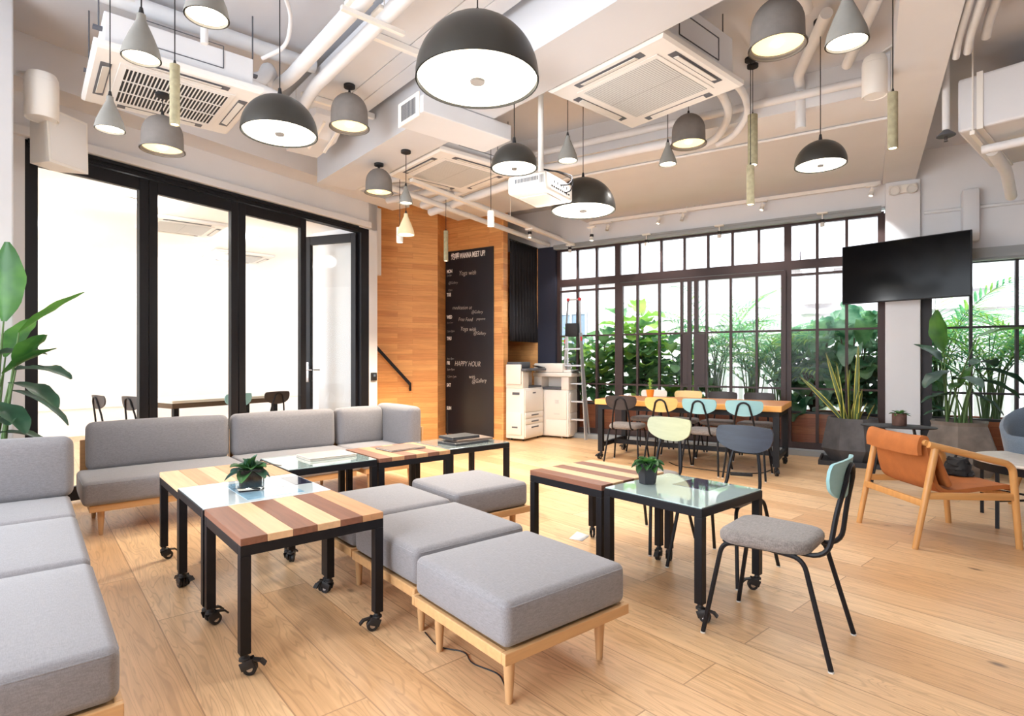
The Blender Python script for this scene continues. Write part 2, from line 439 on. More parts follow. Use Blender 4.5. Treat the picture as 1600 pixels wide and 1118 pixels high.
# ---------------------------------------------------------------- mesh builder
class MB:
    def __init__(self):
        self.bm = bmesh.new()
        self.mi = 0

    def _tag(self, faces):
        for f in faces:
            f.material_index = self.mi

    def box(self, x0, x1, y0, y1, z0, z1, bev=0.0, seg=2, mtx=None):
        vs = [self.bm.verts.new((x, y, z)) for x in (x0, x1) for y in (y0, y1) for z in (z0, z1)]
        idx = [(0, 1, 3, 2), (4, 6, 7, 5), (0, 4, 5, 1), (2, 3, 7, 6), (0, 2, 6, 4), (1, 5, 7, 3)]
        fs = [self.bm.faces.new([vs[i] for i in f]) for f in idx]
        self._tag(fs)
        if bev:
            es = list({e for f in fs for e in f.edges})
            r = bmesh.ops.bevel(self.bm, geom=es, offset=bev, segments=seg, affect='EDGES', profile=0.5)
            self._tag(r['faces'])
            vs = list({v for f in r['faces'] for v in f.verts} | {v for v in vs if v.is_valid})
        if mtx is not None:
            bmesh.ops.transform(self.bm, matrix=mtx, verts=[v for v in vs if v.is_valid])
        return self

    def rbox(self, a0, a1, b0, b1, z0, z1, bev=0.0):
        """box given in wall-grid extents"""
        return self.box(a0, a1, -b1, -b0, z0, z1, bev)

    def obox(self, c, size, mtx=None, bev=0.0, seg=2):
        t = Matrix.Translation(c)
        if mtx is not None:
            t = t @ mtx
        sx, sy, sz = (s / 2 for s in size)
        return self.box(-sx, sx, -sy, sy, -sz, sz, bev, seg, t)

    def bar(self, p, q, w, h=None, bev=0.0):
        p, q = Vector(p), Vector(q)
        d = q - p
        rot = d.to_track_quat('Z', 'Y').to_matrix().to_4x4()
        return self.obox((p + q) / 2, (w, h or w, d.length), rot, bev)

    def tube(self, pts, r, seg=8, closed=False):
        pts = [Vector(p) for p in pts]
        n = len(pts)
        rs = r if isinstance(r, (list, tuple)) else [r] * n
        rings = []
        nrm = None
        for i in range(n):
            if closed:
                t = (pts[(i + 1) % n] - pts[i - 1]).normalized()
            else:
                t = (pts[min(i + 1, n - 1)] - pts[max(i - 1, 0)]).normalized()
            if nrm is None:
                a = Vector((0, 0, 1)) if abs(t.z) < 0.9 else Vector((1, 0, 0))
                nrm = t.cross(a).normalized()
            else:
                nrm = (nrm - t * nrm.dot(t)).normalized()
            bn = t.cross(nrm)
            rings.append([self.bm.verts.new(pts[i] + (nrm * math.cos(2 * math.pi * k / seg) + bn * math.sin(2 * math.pi * k / seg)) * rs[i]) for k in range(seg)])
        self.skin(rings, closed_u=True, closed_v=closed)
        if not closed:
            self._tag([self.bm.faces.new(list(reversed(rings[0]))), self.bm.faces.new(rings[-1])])
        return self

    def skin(self, rings, closed_u=True, closed_v=False):
        fs = []
        m = len(rings)
        for i in range(m if closed_v else m - 1):
            a, b = rings[i], rings[(i + 1) % m]
            k = len(a)
            for j in range(k if closed_u else k - 1):
                fs.append(self.bm.faces.new((a[j], a[(j + 1) % k], b[(j + 1) % k], b[j])))
        self._tag(fs)

    def lathe(self, prof, seg=32, c=(0, 0, 0), cap0=False, cap1=False):
        rings = []
        for r, z in prof:
            rings.append([self.bm.verts.new((c[0] + r * math.cos(2 * math.pi * k / seg), c[1] + r * math.sin(2 * math.pi * k / seg), c[2] + z)) for k in range(seg)])
        self.skin(rings)
        if cap0:
            self._tag([self.bm.faces.new(list(reversed(rings[0])))])
        if cap1:
            self._tag([self.bm.faces.new(rings[-1])])
        return self

    def rings(self, outlines, cap0=True, cap1=True):
        """loft closed outlines (lists of 3-D points)"""
        rs = [[self.bm.verts.new(p) for p in o] for o in outlines]
        self.skin(rs)
        if cap0:
            self._tag([self.bm.faces.new(list(reversed(rs[0])))])
        if cap1:
            self._tag([self.bm.faces.new(rs[-1])])
        return self

    def prism(self, pts, z0, z1):
        return self.rings([[(x, y, z0) for x, y in pts], [(x, y, z1) for x, y in pts]])

    def face(self, pts):
        self._tag([self.bm.faces.new([self.bm.verts.new(p) for p in pts])])
        return self

    def cushion(self, x0, x1, y0, y1, z0, z1, r=0.04, bulge=(0, 0, 0), n=7, k=4, mtx=None):
        """soft rounded block; bulge = extra swell of the x, y and z faces"""
        c = Vector(((x0 + x1) / 2, (y0 + y1) / 2, (z0 + z1) / 2))
        h = Vector(((x1 - x0) / 2, (y1 - y0) / 2, (z1 - z0) / 2))

        def axis(hh):
            rr = min(r, hh * 0.95)
            e = [-hh + rr * i / k for i in range(k)]
            inner = [-hh + rr + (2 * hh - 2 * rr) * i / n for i in range(n + 1)]
            return e + inner + [-v for v in reversed(e)]
        ax = [axis(h[i]) for i in range(3)]
        cache = {}

        def vert(i, j, l):
            key = (i, j, l)
            if key not in cache:
                p = Vector((ax[0][i], ax[1][j], ax[2][l]))
                q = Vector([max(-h[t] + min(r, h[t] * .95), min(h[t] - min(r, h[t] * .95), p[t])) for t in range(3)])
                d = p - q
                if d.length > 1e-9:
                    p = q + d.normalized() * r
                for t in range(3):
                    o1, o2 = (t + 1) % 3, (t + 2) % 3
                    s = (1 - (p[o1] / h[o1]) ** 2) * (1 - (p[o2] / h[o2]) ** 2)
                    p[t] += bulge[t] * max(0, s) * p[t] / h[t]
                p = p + c
                if mtx is not None:
                    p = mtx @ p
                cache[key] = self.bm.verts.new(p)
            return cache[key]
        L = [len(a) - 1 for a in ax]
        fs = []
        for i in range(L[0]):
            for j in range(L[1]):
                fs.append((vert(i, j, 0), vert(i, j + 1, 0), vert(i + 1, j + 1, 0), vert(i + 1, j, 0)))
                t = L[2]
                fs.append((vert(i, j, t), vert(i + 1, j, t), vert(i + 1, j + 1, t), vert(i, j + 1, t)))
        for i in range(L[0]):
            for l in range(L[2]):
                fs.append((vert(i, 0, l), vert(i + 1, 0, l), vert(i + 1, 0, l + 1), vert(i, 0, l + 1)))
                t = L[1]
                fs.append((vert(i, t, l), vert(i, t, l + 1), vert(i + 1, t, l + 1), vert(i + 1, t, l)))
        for j in range(L[1]):
            for l in range(L[2]):
                fs.append((vert(0, j, l), vert(0, j, l + 1), vert(0, j + 1, l + 1), vert(0, j + 1, l)))
                t = L[0]
                fs.append((vert(t, j, l), vert(t, j + 1, l), vert(t, j + 1, l + 1), vert(t, j, l + 1)))
        self._tag([self.bm.faces.new(f) for f in fs])
        return self

    def mesh(self, name, mats, smooth=True, angle=38):
        bmesh.ops.recalc_face_normals(self.bm, faces=self.bm.faces)
        me = bpy.data.meshes.new(name)
        self.bm.to_mesh(me)
        self.bm.free()
        for m in (mats if isinstance(mats, (list, tuple)) else [mats]):
            me.materials.append(m)
        if smooth:
            me.shade_smooth()
            me.set_sharp_from_angle(angle=R(angle))
        return me

    def build(self, name, mats, parent=None, smooth=True, angle=38):
        return put(name, self.mesh(name, mats, smooth, angle), parent)


def put(name, me, parent=None):
    o = bpy.data.objects.new(name, me)
    COL.objects.link(o)
    if parent is not None:
        o.parent = parent
    return o


def tag(o, label=None, cat=None, group=None, kind=None):
    if label:
        o['label'] = label
    if cat:
        o['category'] = cat
    if group:
        o['group'] = group
    if kind:
        o['kind'] = kind
    return o


def thing(name, label, cat, loc=(0, 0, 0), rz=0.0, group=None):
    o = bpy.data.objects.new(name, None)
    o.empty_display_size = 0.1
    COL.objects.link(o)
    o.location = loc
    o.rotation_euler = (0, 0, rz)
    return tag(o, label, cat, group)


def copy_tree(o, parent=None):
    c = o.copy()
    COL.objects.link(c)
    if parent is not None:
        c.parent = parent
    for ch in list(o.children):
        copy_tree(ch, c)
    return c


def struct(name, mb, mats, room=False, parent=None, smooth=False):
    o = mb.build(name, mats, parent, smooth=smooth)
    if parent is None:
        o['kind'] = 'structure'
        if room:
            o.rotation_euler = (0, 0, ROT)
    return o


def arc(c, r, a0, a1, n, plane='xz'):
    out = []
    for i in range(n + 1):
        t = a0 + (a1 - a0) * i / n
        u, v = r * math.cos(t), r * math.sin(t)
        if plane == 'xz':
            out.append((c[0] + u, c[1], c[2] + v))
        elif plane == 'yz':
            out.append((c[0], c[1] + u, c[2] + v))
        else:
            out.append((c[0] + u, c[1] + v, c[2]))
    return out


def smooth_path(pts, n=6, rad=0.06):
    """round the corners of a polyline"""
    pts = [Vector(p) for p in pts]
    out = [pts[0]]
    for i in range(1, len(pts) - 1):
        a, b, c = pts[i - 1], pts[i], pts[i + 1]
        d1, d2 = (a - b), (c - b)
        r = min(rad, d1.length * 0.45, d2.length * 0.45)
        p0, p1 = b + d1.normalized() * r, b + d2.normalized() * r
        for k in range(n + 1):
            t = k / n
            out.append(p0 * (1 - t) ** 2 + b * 2 * t * (1 - t) + p1 * t ** 2)
    out.append(pts[-1])
    return out


def rrect(w, d, r, n=5, cx=0.0, cy=0.0, taper=0.0):
    """rounded rectangle outline; taper narrows the -y end"""
    out = []
    for sx, sy, a0 in ((1, 1, 0), (-1, 1, 90), (-1, -1, 180), (1, -1, 270)):
        for i in range(n + 1):
            a = R(a0 + 90 * i / n)
            x = sx * (w / 2 - r) + r * math.cos(a)
            y = sy * (d / 2 - r) + r * math.sin(a)
            x *= 1 - taper * (0.5 - y / d)
            out.append((cx + x, cy + y))
    return out


def pad(mb, w, d, r, zs, taper=0.0, cx=0, cy=0):
    """stack of scaled rounded outlines: zs = [(z, inset), ...]"""
    outs = []
    for z, ins in zs:
        rr = max(0.005, r - ins)
        outs.append([(x, y, z) for x, y in rrect(w - 2 * ins, d - 2 * ins, rr, 5, cx, cy, taper)])
    mb.rings(outs)
    return mb


def text_mesh(name, body, size, mat, parent=None, loc=(0, 0, 0), rot=(0, 0, 0), extrude=0.0006, bold=0.0, sx=1.0, shear=0.0, align='LEFT'):
    cu = bpy.data.curves.new(name, 'FONT')
    cu.body = body
    cu.size = size
    cu.extrude = extrude
    cu.offset = bold
    cu.shear = shear
    cu.align_x = align
    tmp = bpy.data.objects.new(name, cu)
    COL.objects.link(tmp)
    dg = bpy.context.evaluated_depsgraph_get()
    me = bpy.data.meshes.new_from_object(tmp.evaluated_get(dg))
    bpy.data.objects.remove(tmp)
    bpy.data.curves.remove(cu)
    me.materials.clear()
    me.materials.append(mat)
    o = put(name, me, parent)
    o.location = loc
    o.rotation_euler = rot
    o.scale = (sx, 1, 1)
    return o
# ================================================================ the room
M['orangewall_y'] = boards('orange_timber_y', (212, 150, 90), (232, 176, 112), (170, 108, 58), 0.62, 0.082, False, 0.42, ring=0.10, seam=0.0012, knots=False, vert=True)
WA = 8.31            # plane of the street windows
DB = -5.78           # plane of the folding doors

mb = MB()
mb.prism([RP(-3.0, 5.3), RP(8.5, 5.3), RP(8.5, -11.2), RP(-3.0, -11.2)], -0.12, 0.0)
struct('floor', mb, M['floor'])

mb = MB()
mb.rbox(-3.0, 8.5, DB - 1.1, 5.3, CEIL, CEIL + 0.12)
struct('ceiling', mb, M['ceil'], True)

# wall over the folding doors with the boxed beam in front of it
mb = MB()
mb.rbox(0.3, 5.66, DB - 0.10, DB + 0.05, 3.0, CEIL)
struct('wall_doors', mb, M['wall'], True)
mb = MB()
mb.rbox(0.3, 5.95, DB + 0.051, -5.41, 3.36, CEIL)
struct('beam_doors', mb, M['wall'], True)
mb = MB()
mb.rbox(1.62, 5.5, DB + 0.05, DB + 0.11, 3.01, 3.09, 0.01)
struct('trim_1', mb, M['wall'], True)
mb = MB()
mb.rbox(1.8, 5.30, DB + 0.02, DB + 0.055, 2.955, 2.995)
mb.rbox(1.8, 5.30, DB + 0.058, DB + 0.075, 2.975, 3.005)
struct('trim_2', mb, M['blackframe'], True)
# near pier and the pale reveal beside the doors
mb = MB()
mb.rbox(0.45, 1.453, DB - 0.4, -4.85, 0, CEIL, 0.012)
struct('pier_1', mb, M['pier'], True)
mb = MB()
mb.rbox(1.455, 1.782, DB - 0.12, DB + 0.06, 0, 3.36)
struct('pier_2', mb, M['wall'], True)
# pier at the stair end of the doors
mb = MB()
mb.rbox(5.5, 5.655, DB - 0.95, DB + 0.05, 0, CEIL)
struct('pier_3', mb, M['wall'], True)
mb = MB()
mb.rbox(5.657, 5.80, DB - 0.35, DB - 0.02, 2.42, 3.36)
struct('lintel_stair', mb, M['wall'], True)

# timber walls
mb = MB()
mb.rbox(7.27, 7.40, -6.7, -4.70, 0, CEIL)
struct('wall_back', mb, M['orangewall_y'], True)
mb = MB()
mb.box(0, 1.45, -0.10, 0, 0, CEIL)
o = struct('wall_stair', mb, M['orangewall'])
o.location = (4.88, 7.448, 0)
o.rotation_euler = (0, 0, R(158.9))
mb = MB()
p0, p1, p2, p3 = (4.88, 7.448), RP(7.275, -5.83), RP(7.275, -5.95), (4.80, 7.50)
mb.prism([p0, p1, p2, p3], 0, CEIL)
struct('trim_3', mb, M['orangewall'])
# alcove behind the copiers
mb = MB()
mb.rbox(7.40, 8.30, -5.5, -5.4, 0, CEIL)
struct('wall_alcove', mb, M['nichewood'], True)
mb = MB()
mb.rbox(8.22, 8.30, -5.4, -4.63, 0, 3.08)
struct('wall_alcove_end', mb, M['orangewall_y'], True)
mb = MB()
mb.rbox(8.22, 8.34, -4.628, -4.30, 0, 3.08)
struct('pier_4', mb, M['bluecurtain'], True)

# street wall
mb = MB()
mb.rbox(8.24, 8.44, -5.5, 0.20, 3.09, CEIL)
mb.rbox(8.24, 8.44, 0.20, 0.55, 3.362, CEIL)
mb.rbox(8.24, 8.44, 0.55, 5.2, 2.48, CEIL)
struct('wall_street', mb, M['wall'], True)
mb = MB()
mb.rbox(8.18, 8.45, 0.199, 0.545, 0, 3.36, 0.01)
struct('column', mb, M['wall'], True)
mb = MB()
mb.rbox(0.2, 8.235, 0.17, 0.50, 3.362, CEIL)
struct('beam_column', mb, M['wall'], True)
mb = MB()
mb.rbox(5.5, 7.05, -5.40, -3.75, 3.40, CEIL)
mb.rbox(5.5, 8.238, -3.75, 0.168, 3.40, CEIL)
struct('beam_soffit', mb, M['wall'], True)
mb = MB()
mb.box(2.41, 2.84, .78, 6.05, 3.15, CEIL)
struct('beam_main', mb, M['ceil'])
# kerb under the street windows
mb = MB()
mb.rbox(8.13, 8.42, -4.3, 5.2, 0, 0.07)
struct('kerb', mb, M['greybox'], True)
mb = MB()
mb.rbox(8.15, 8.25, -4.30, 0.16, 3.02, 3.088)
mb.rbox(8.13, 8.15, -4.30, 0.16, 3.055, 3.075)
struct('trim_4', mb, M['greybox'], True)
mb = MB()
mb.rbox(8.14, 8.239, 0.56, 5.2, 2.34, 2.478)
mb.rbox(8.12, 8.14, 0.56, 5.2, 2.36, 2.40)
struct('trim_5', mb, M['greybox'], True)

# far right wall (closes the side bay; carried back to block sky light)
mb = MB()
mb.rbox(-3.0, 8.44, 5.2, 5.32, 0, CEIL)
struct('wall_right', mb, M['wall'], True)
mb = MB()
mb.rbox(-3.0, -2.88, -.8, 5.2, 0, CEIL)
struct('wall_sky_block', mb, M['wall'], True)  # unseen partial wall, added to block sky light from the right rear

# ---- street windows
def street_window(name, b0, b1, z1, uprights, rails, thick, door=None):
    root = bpy.data.objects.new(name, None)
    COL.objects.link(root)
    root.rotation_euler = (0, 0, ROT)
    root['kind'] = 'structure'
    f = MB()
    for b, w, z0, zz in uprights:
        f.rbox(WA - 0.03, WA + 0.03, b - w / 2, b + w / 2, z0, zz)
    for z, h, r0, r1 in rails:
        f.rbox(WA - 0.031, WA + 0.031, r0, r1, z - h / 2, z + h / 2)
    f.build('window_frame', thick, root, smooth=False)
    g = MB()
    g.rbox(WA - 0.003, WA + 0.003, b0 + 0.02, b1 - 0.02, 0.1, z1 - 0.01)
    g.build('pane', M['glass'], root, smooth=False)
    if door:
        d = MB()
        for b, w, z0, zz in door[0]:
            d.rbox(WA - 0.055, WA + 0.005, b - w / 2, b + w / 2, z0, zz)
        for z, h, r0, r1 in door[1]:
            d.rbox(WA - 0.056, WA + 0.006, r0, r1, z - h / 2, z + h / 2)
        d.build('sliding_door_frame', M['brownframe'], root, smooth=False)
    return root


T = .026
ups = [(-4.285, .09, 0, 3.02), (-3.253, .085, 0, 3.02), (-.878, .085, 0, 3.02), (.165, .085, 0, 3.02)]
for b in (-3.939, -3.605):
    ups.append((b, .034, 0.07, 3.02))
for b in (-2.904, -2.571, -2.232, -1.898, -1.571, -1.232):
    ups.append((b, .034, 2.42, 3.02))
for b in (-.534, -.206):
    ups.append((b, .034, 0.07, 3.02))
rl = [(3.02, .05, -4.3, .19), (2.478, .118, -4.3, .19), (0.11, .08, -4.3, .19)]
for r0, r1 in ((-4.3, -3.26), (-.88, .19)):
    rl += [(2.345, .03, r0, r1), (1.617, .024, r0, r1), (.853, .024, r0, r1)]
dup = [(-3.20, .075, .1, 2.40), (-2.93, .03, .1, 2.40), (-2.595, .03, .1, 2.40), (-2.265, .036, .1, 2.40),
       (-2.155, .055, .1, 2.40), (-2.06, .055, .1, 2.40),
       (-1.915, .03, .1, 2.40), (-1.59, .03, .1, 2.40), (-1.255, .03, .1, 2.40), (-.925, .06, .1, 2.40)]
# the tall lock boards between the two leaves
dup += [(-2.225, .10, .87, 1.60), (-1.985, .10, .87, 1.60)]
drl = [(2.385, .05, -3.24, -.9), (.13, .08, -3.24, -.9), (1.617, .026, -3.24, -.9), (.853, .026, -3.24, -.9), (.49, .026, -3.24, -.9)]
street_window('window_1', -4.3, .19, 3.02, ups, rl, M['brownframe'], (dup, drl))
ups2 = [(.605, .11, 0, 2.42), (5.1, .1, 0, 2.42)]
b = 1.02
while b < 5:
    ups2.append((b, .03, .07, 2.42))
    b += .40
street_window('window_2', .56, 5.15, 2.36, ups2,
              [(2.36, .05, .56, 5.15), (1.602, .024, .56, 5.15), (.846, .024, .56, 5.15), (.11, .08, .56, 5.15)], M['darkframe'])

# ---- folding glass doors to the meeting room
def leaf(name, w, loc, rz, handle=None):
    root = bpy.data.objects.new(name, None)
    COL.objects.link(root)
    root.location = loc
    root.rotation_euler = (0, 0, rz)
    root['kind'] = 'structure'
    f = MB()
    s = .078
    f.box(0, s, -.03, .03, .02, 2.93, .004)
    f.box(w - s, w, -.03, .03, .02, 2.93, .004)
    f.box(s, w - s, -.028, .028, 2.815, 2.93, .004)
    f.box(s, w - s, -.028, .028, .02, .14, .004)
    f.build('door_frame', M['blackframe'], root, smooth=False)
    g = MB()
    g.box(s - .005, w - s + .005, -.004, .004, .135, 2.82)
    g.build('glass_pane', M['glass'], root, smooth=False)
    if handle == 'lever':
        h = MB()
        h.box(w - .06, w - .02, .03, .042, .92, 1.20, .004)
        h.tube(smooth_path([(w - .04, .04, 1.09), (w - .04, .085, 1.09), (w - .15, .085, 1.09)], 4, .02), .009)
        h.tube(smooth_path([(w - .04, -.03, 1.09), (w - .04, -.085, 1.09), (w - .15, -.085, 1.09)], 4, .02), .009)
        h.build('door_handle', M['chrome'], root)
        h = MB()
        for z in (2.62, 1.3, .3):
            h.box(-.03, .03, -.045, -.02, z, z + .16, .006)
        h.build('hinge', M['black'], root)
    elif handle == 'latch':
        h = MB()
        h.box(w - .055, w - .015, .03, .046, 1.36, 1.52, .004)
        h.box(w - .045, w - .025, .046, .056, 1.39, 1.49, .004)
        h.build('latch', M['blackgloss'], root)
    return root


def dleaf(name, a0, a1, handle=None):
    x, y = RP(a0, DB)
    leaf(name, a1 - a0, (x, y, 0), ROT, handle)


dleaf('door_1', 1.80, 2.720, 'latch')
dleaf('door_2', 2.726, 3.622)
dleaf('door_3', 3.632, 4.500)
leaf('door_4', .82, (3.378, 7.118, 0), R(119.4), 'lever')
mb = MB()
mb.rbox(1.782, 1.815, DB - .05, DB + .05, 0, 3.0)
mb.rbox(5.36, 5.499, DB - .05, DB + .05, 0, 3.0)
mb.rbox(1.782, 5.499, DB - .05, DB + .05, 2.935, 3.0)
struct('trim_6', mb, M['blackframe'], True)

# ---- meeting room behind the doors
mb = MB()
mb.rbox(-1, 10.2, -10.95, -10.8, 0, 3.2)
struct('wall_meeting', mb, M['meet'], True)
mb = MB()
mb.rbox(-1, 5.5, -10.8, DB - .1, 3.08, 3.2)
mb.rbox(5.5, 10.2, -10.8, -6.95, 3.08, 3.2)
struct('ceiling_meeting', mb, M['meet'], True)
mb = MB()
mb.rbox(-1, 10.2, -10.8, -10.775, .44, .475)
mb.rbox(-1, 10.2, -10.8, -10.785, 0, .09)
struct('baseboard_meeting', mb, M['meet'], True)
mb = MB()
mb.rbox(5.66, 10.2, -6.95, -6.87, 0, CEIL)
struct('wall_passage', mb, M['wall'], True)

# ================================================================ fixtures on the walls
bx, by = RP(0, 0)
board = thing('blackboard', 'tall blackboard with a white weekly programme, screwed to the orange timber wall', 'blackboard', (*RP(7.262, -5.34), 0.035), ROT)
W2, HB = .47, 2.95
mb = MB()
mb.box(-.010, .006, -W2, W2, 0, HB, .003)
mb.build('board_panel', M['chalk'], board, smooth=False)
FX = -.0112
rot = (R(90), 0, R(-90))


def write(name, body, b, z, size, mat, bold=0.0, sx=1.0, shear=0.0, tilt=0.0):
    o = text_mesh(name, body, size, mat, board, (FX, W2 - b, z - .035), (R(90), 0, R(-90)), .0004, bold, sx, shear)
    if tilt:
        o.rotation_mode = 'XYZ'
        o.rotation_euler = (R(90), R(tilt), R(-90))
    return o


# b is measured from the board's own edge beside the timber corner
write('title_lettering', '\u7d04\u55ce', .115, 2.855, .115, M['chalkwhite'], .003, .72)
write('title_lettering', 'WANNA MEET UP?', .29, 2.855, .118, M['chalkwhite'], .003, .50)
for d, z in (('MON', 2.64), ('TUE', 2.262), ('WED', 1.90), ('THU', 1.553), ('FRI', 1.155), ('SAT', .80), ('SUN', .425)):
    write('day_lettering', d, .03, z, .075, M['chalkwhite'], .003, .62)


def chalk(body, b, z, size, tilt=0, sx=.8):
    write('chalk_writing', body, b, z, size, M['chalkline'], -.0012, sx, .25, tilt)


chalk('7pm-8pm', .03, 2.585, .045, 0, .55)
chalk('Yoga with', .27, 2.585, .105, 2)
chalk('@Gallery', .06, 2.46, .06, 2)
chalk('12pm', .05, 2.345, .05)
chalk('meditation at', .14, 2.045, .085, 2, .85)
chalk('@Gallery', .52, 1.965, .07, 2)
chalk('Free Food', .26, 1.855, .085, 3)
chalk('popcorn', .62, 1.855, .06, 2)
chalk('2pm-3pm', .03, 1.82, .04)
chalk('1pm-2pm', .03, 1.68, .05)
chalk('Yoga with', .30, 1.70, .095, 4)
chalk('@Gallery', .56, 1.63, .075, 3)
chalk('4pm-7pm', .03, 1.235, .045)
chalk('HAPPY HOUR', .185, 1.135, .115, 1, .72)
chalk('5pm-9pm', .03, 1.06, .05)
chalk('12pm-1pm', .03, .945, .055)
chalk('with', .47, .94, .085, 3)
chalk('@Gallery', .53, .865, .09, -4)

hr = thing('handrail', 'black sloping handrail on the orange timber wall beside the stair', 'handrail', (4.88, 7.448, 0), R(158.9))
mb = MB()
mb.bar((.44, .065, .86), (1.32, .065, 1.84), .03, .045)
mb.bar((.44, .065, .885), (.44, .065, .76), .03, .045)
mb.build('rail', M['black'], hr, smooth=False)
mb = MB()
mb.tube([(.44, .065, .79), (.44, .0, .79)], .012)
mb.tube([(1.1, .065, 1.59), (1.1, .0, 1.59)], .012)
mb.build('wall_bracket', M['black'], hr)

sw = thing('light_switch', 'small square black switch on the pale pier beside the open glass door', 'switch', (*RP(5.575, DB + .058), 1.0), ROT)
mb = MB()
mb.box(-.05, .05, -.02, .0, -.055, .055, .005)
mb.build('switch_plate', M['blackmatt'], sw)
mb = MB()
mb.box(-.018, .018, -.026, -.018, .0, .03, .004)
mb.build('touch_pad', M['bluegrey'], sw)

# curtain over the alcove
cur = thing('curtain', 'black curtain hanging over the copier alcove', 'curtain', (*RP(7.42, -4.66), 0), ROT)
mb = MB()
n = 90
top, bot = [], []
random.seed(3)
rows = []
for zi in range(9):
    z = 3.08 - (3.08 - 1.52) * zi / 8
    amp = .014 + .018 * zi / 8
    rows.append([mb.bm.verts.new((.82 * i / n, amp * math.sin(i * .62) + .008 * math.sin(i * 1.9 + zi), z)) for i in range(n + 1)])
mb.skin(rows, closed_u=False)
cm = mb.build('drape', M['curtain'], cur)
sd = cm.modifiers.new('thick', 'SOLIDIFY')
sd.thickness = .006
mb = MB()
mb.tube([(-.02, 0, 3.09), (.84, 0, 3.09)], .012)
mb.build('curtain_rail', M['black'], cur)
# ================================================================ low square tables on casters
def caster_mesh():
    mb = MB()
    mb.lathe([(.0, .083), (.012, .083), (.014, .07), (.02, .066), (.021, .058), (.0, .056)], 14)
    for s in (-1, 1):
        mb.mi = 0
        mb.obox((.012, s * .017, .042), (.05, .005, .034), Matrix.Rotation(R(-20), 4, 'Y'), .002)
        ax = []
        for r, y in ((.001, 0), (.025, 0), (.026, .003), (.026, .010), (.024, .012), (.001, .012)):
            ax.append([(.022 + r * math.cos(2 * math.pi * k / 20), s * (.002 + y), .026 + r * math.sin(2 * math.pi * k / 20)) for k in range(20)])
        mb.rings(ax)
        mb.mi = 1
        ax = []
        for r, y in ((.001, .0145), (.012, .0145), (.012, .010)):
            ax.append([(.022 + r * math.cos(2 * math.pi * k / 14), s * y, .026 + r * math.sin(2 * math.pi * k / 14)) for k in range(14)])
        mb.rings(ax)
    mb.mi = 0
    # brake pedal
    mb.bar((.03, 0, .058), (.062, 0, .052), .022, .007)
    mb.bar((.06, 0, .054), (.078, 0, .036), .026, .008)
    return mb.mesh('caster', [M['rubber'], M['chrome']])


CASTER = caster_mesh()


def caster(parent, x, y, rz, scale=1.0):
    o = put('caster', CASTER, parent)
    o.location = (x, y, 0)
    o.rotation_euler = (0, 0, R(rz))
    o.scale = (scale,) * 3
    return o


LEG = {}


def low_table(label, cx, cy, w, d, top, planks=None, turn=(0, 90, 180, 270), inlay=None, glass=None, group=None):
    t = thing('coffee_table', label, 'table', (cx, cy, 0), 0, group)
    hz = .535
    s = .04
    fz = .505 if top == 'wood' else .528
    key = (round(fz, 3))
    if key not in LEG:
        mb = MB()
        mb.box(-s / 2, s / 2, -s / 2, s / 2, .083, fz - .0405, .002)
        LEG[key] = mb.mesh('leg', M['black'], False)
    mb = MB()
    x, y = w / 2, d / 2
    z0 = fz - .04
    mb.box(-x, x, -y, -y + s, z0, fz, .002)
    mb.box(-x, x, y - s, y, z0, fz, .002)
    mb.box(-x, -x + s, -y + s, y - s, z0, fz, .002)
    mb.box(x - s, x, -y + s, y - s, z0, fz, .002)
    if top == 'glass':
        mb.box(-x + s, x - s, -y + s, y - s, z0 + .012, z0 + .02)
    mb.build('frame', M['black'], t, smooth=False)
    if top == 'wood':
        mb = MB()
        n = len(planks)
        names = sorted(set(planks))
        for i, p in enumerate(planks):
            mb.mi = names.index(p)
            a = -x + 2 * x * i / n
            b = -x + 2 * x * (i + 1) / n
            mb.box(a + .0004, b - .0004, -y, y, fz + .0005, hz, .0015, 1)
        mb.build('table_top', [M[p] for p in names], t, smooth=False)
    else:
        mb = MB()
        mb.box(-x + .004, x - .004, -y + .004, y - .004, fz + .0004, hz, .002, 1)
        mb.build('table_top', M[glass or 'tableglass'], t, smooth=False)
        if inlay:
            for (x0, x1, y0, y1, m) in inlay:
                mb = MB()
                mb.box(x0, x1, y0, y1, hz, hz + .0012)
                mb.build('inlay_tile', M[m], t, smooth=False)
    for i, (sx, sy) in enumerate(((-1, -1), (1, -1), (1, 1), (-1, 1))):
        lg = put('leg', LEG[key], t)
        lg.location = (sx * (x - s / 2), sy * (y - s / 2), 0)
        caster(lg, 0, 0, turn[i])
    return t


TW = .606
low_table('near striped timber table on casters, in front of the glass one with the cube pot', .930, 2.615, TW, .575, 'wood',
          ['dark_y', 'light_y', 'dark_y', 'light_y', 'dark_y', 'mid_y'], (-30, 160, 120, 10))
low_table('glass-topped table on casters carrying the glass cube pot', .930, 3.195, TW + .01, .57, 'glass', glass='tableglass2', turn=(20, 200, 60, 100),
          inlay=[(-.10, .18, -.24, .20, 'bluetile'), (.20, .295, -.05, .20, 'navytile')])
low_table('pale timber table on casters behind the glass cube pot, beside the long sofa', .930, 3.765, TW, .56, 'wood',
          ['light_y', 'mid_y', 'light_y', 'mid_y', 'mid_y', 'mid_y'], (-60, 30, 90, 10))
low_table('glass-topped table on casters carrying the closed silver laptop', 1.556, 3.885, .612, .56, 'glass', glass='tableglass', turn=(100, 200, 60, 100),
          inlay=[(-.04, .12, .18, .27, 'navytile')])
low_table('timber table on casters carrying the brown folder', 2.175, 3.875, .596, .55, 'wood',
          ['dark_y', 'mid_y', 'dark_y', 'mid_y', 'dark_y', 'mid_y'], (100, 20, 60, 100))
low_table('glass-topped table on casters carrying the stack of dark laptops', 2.795, 3.90, .612, .53, 'glass', glass='tableglass3', turn=(100, 20, 60, 100))
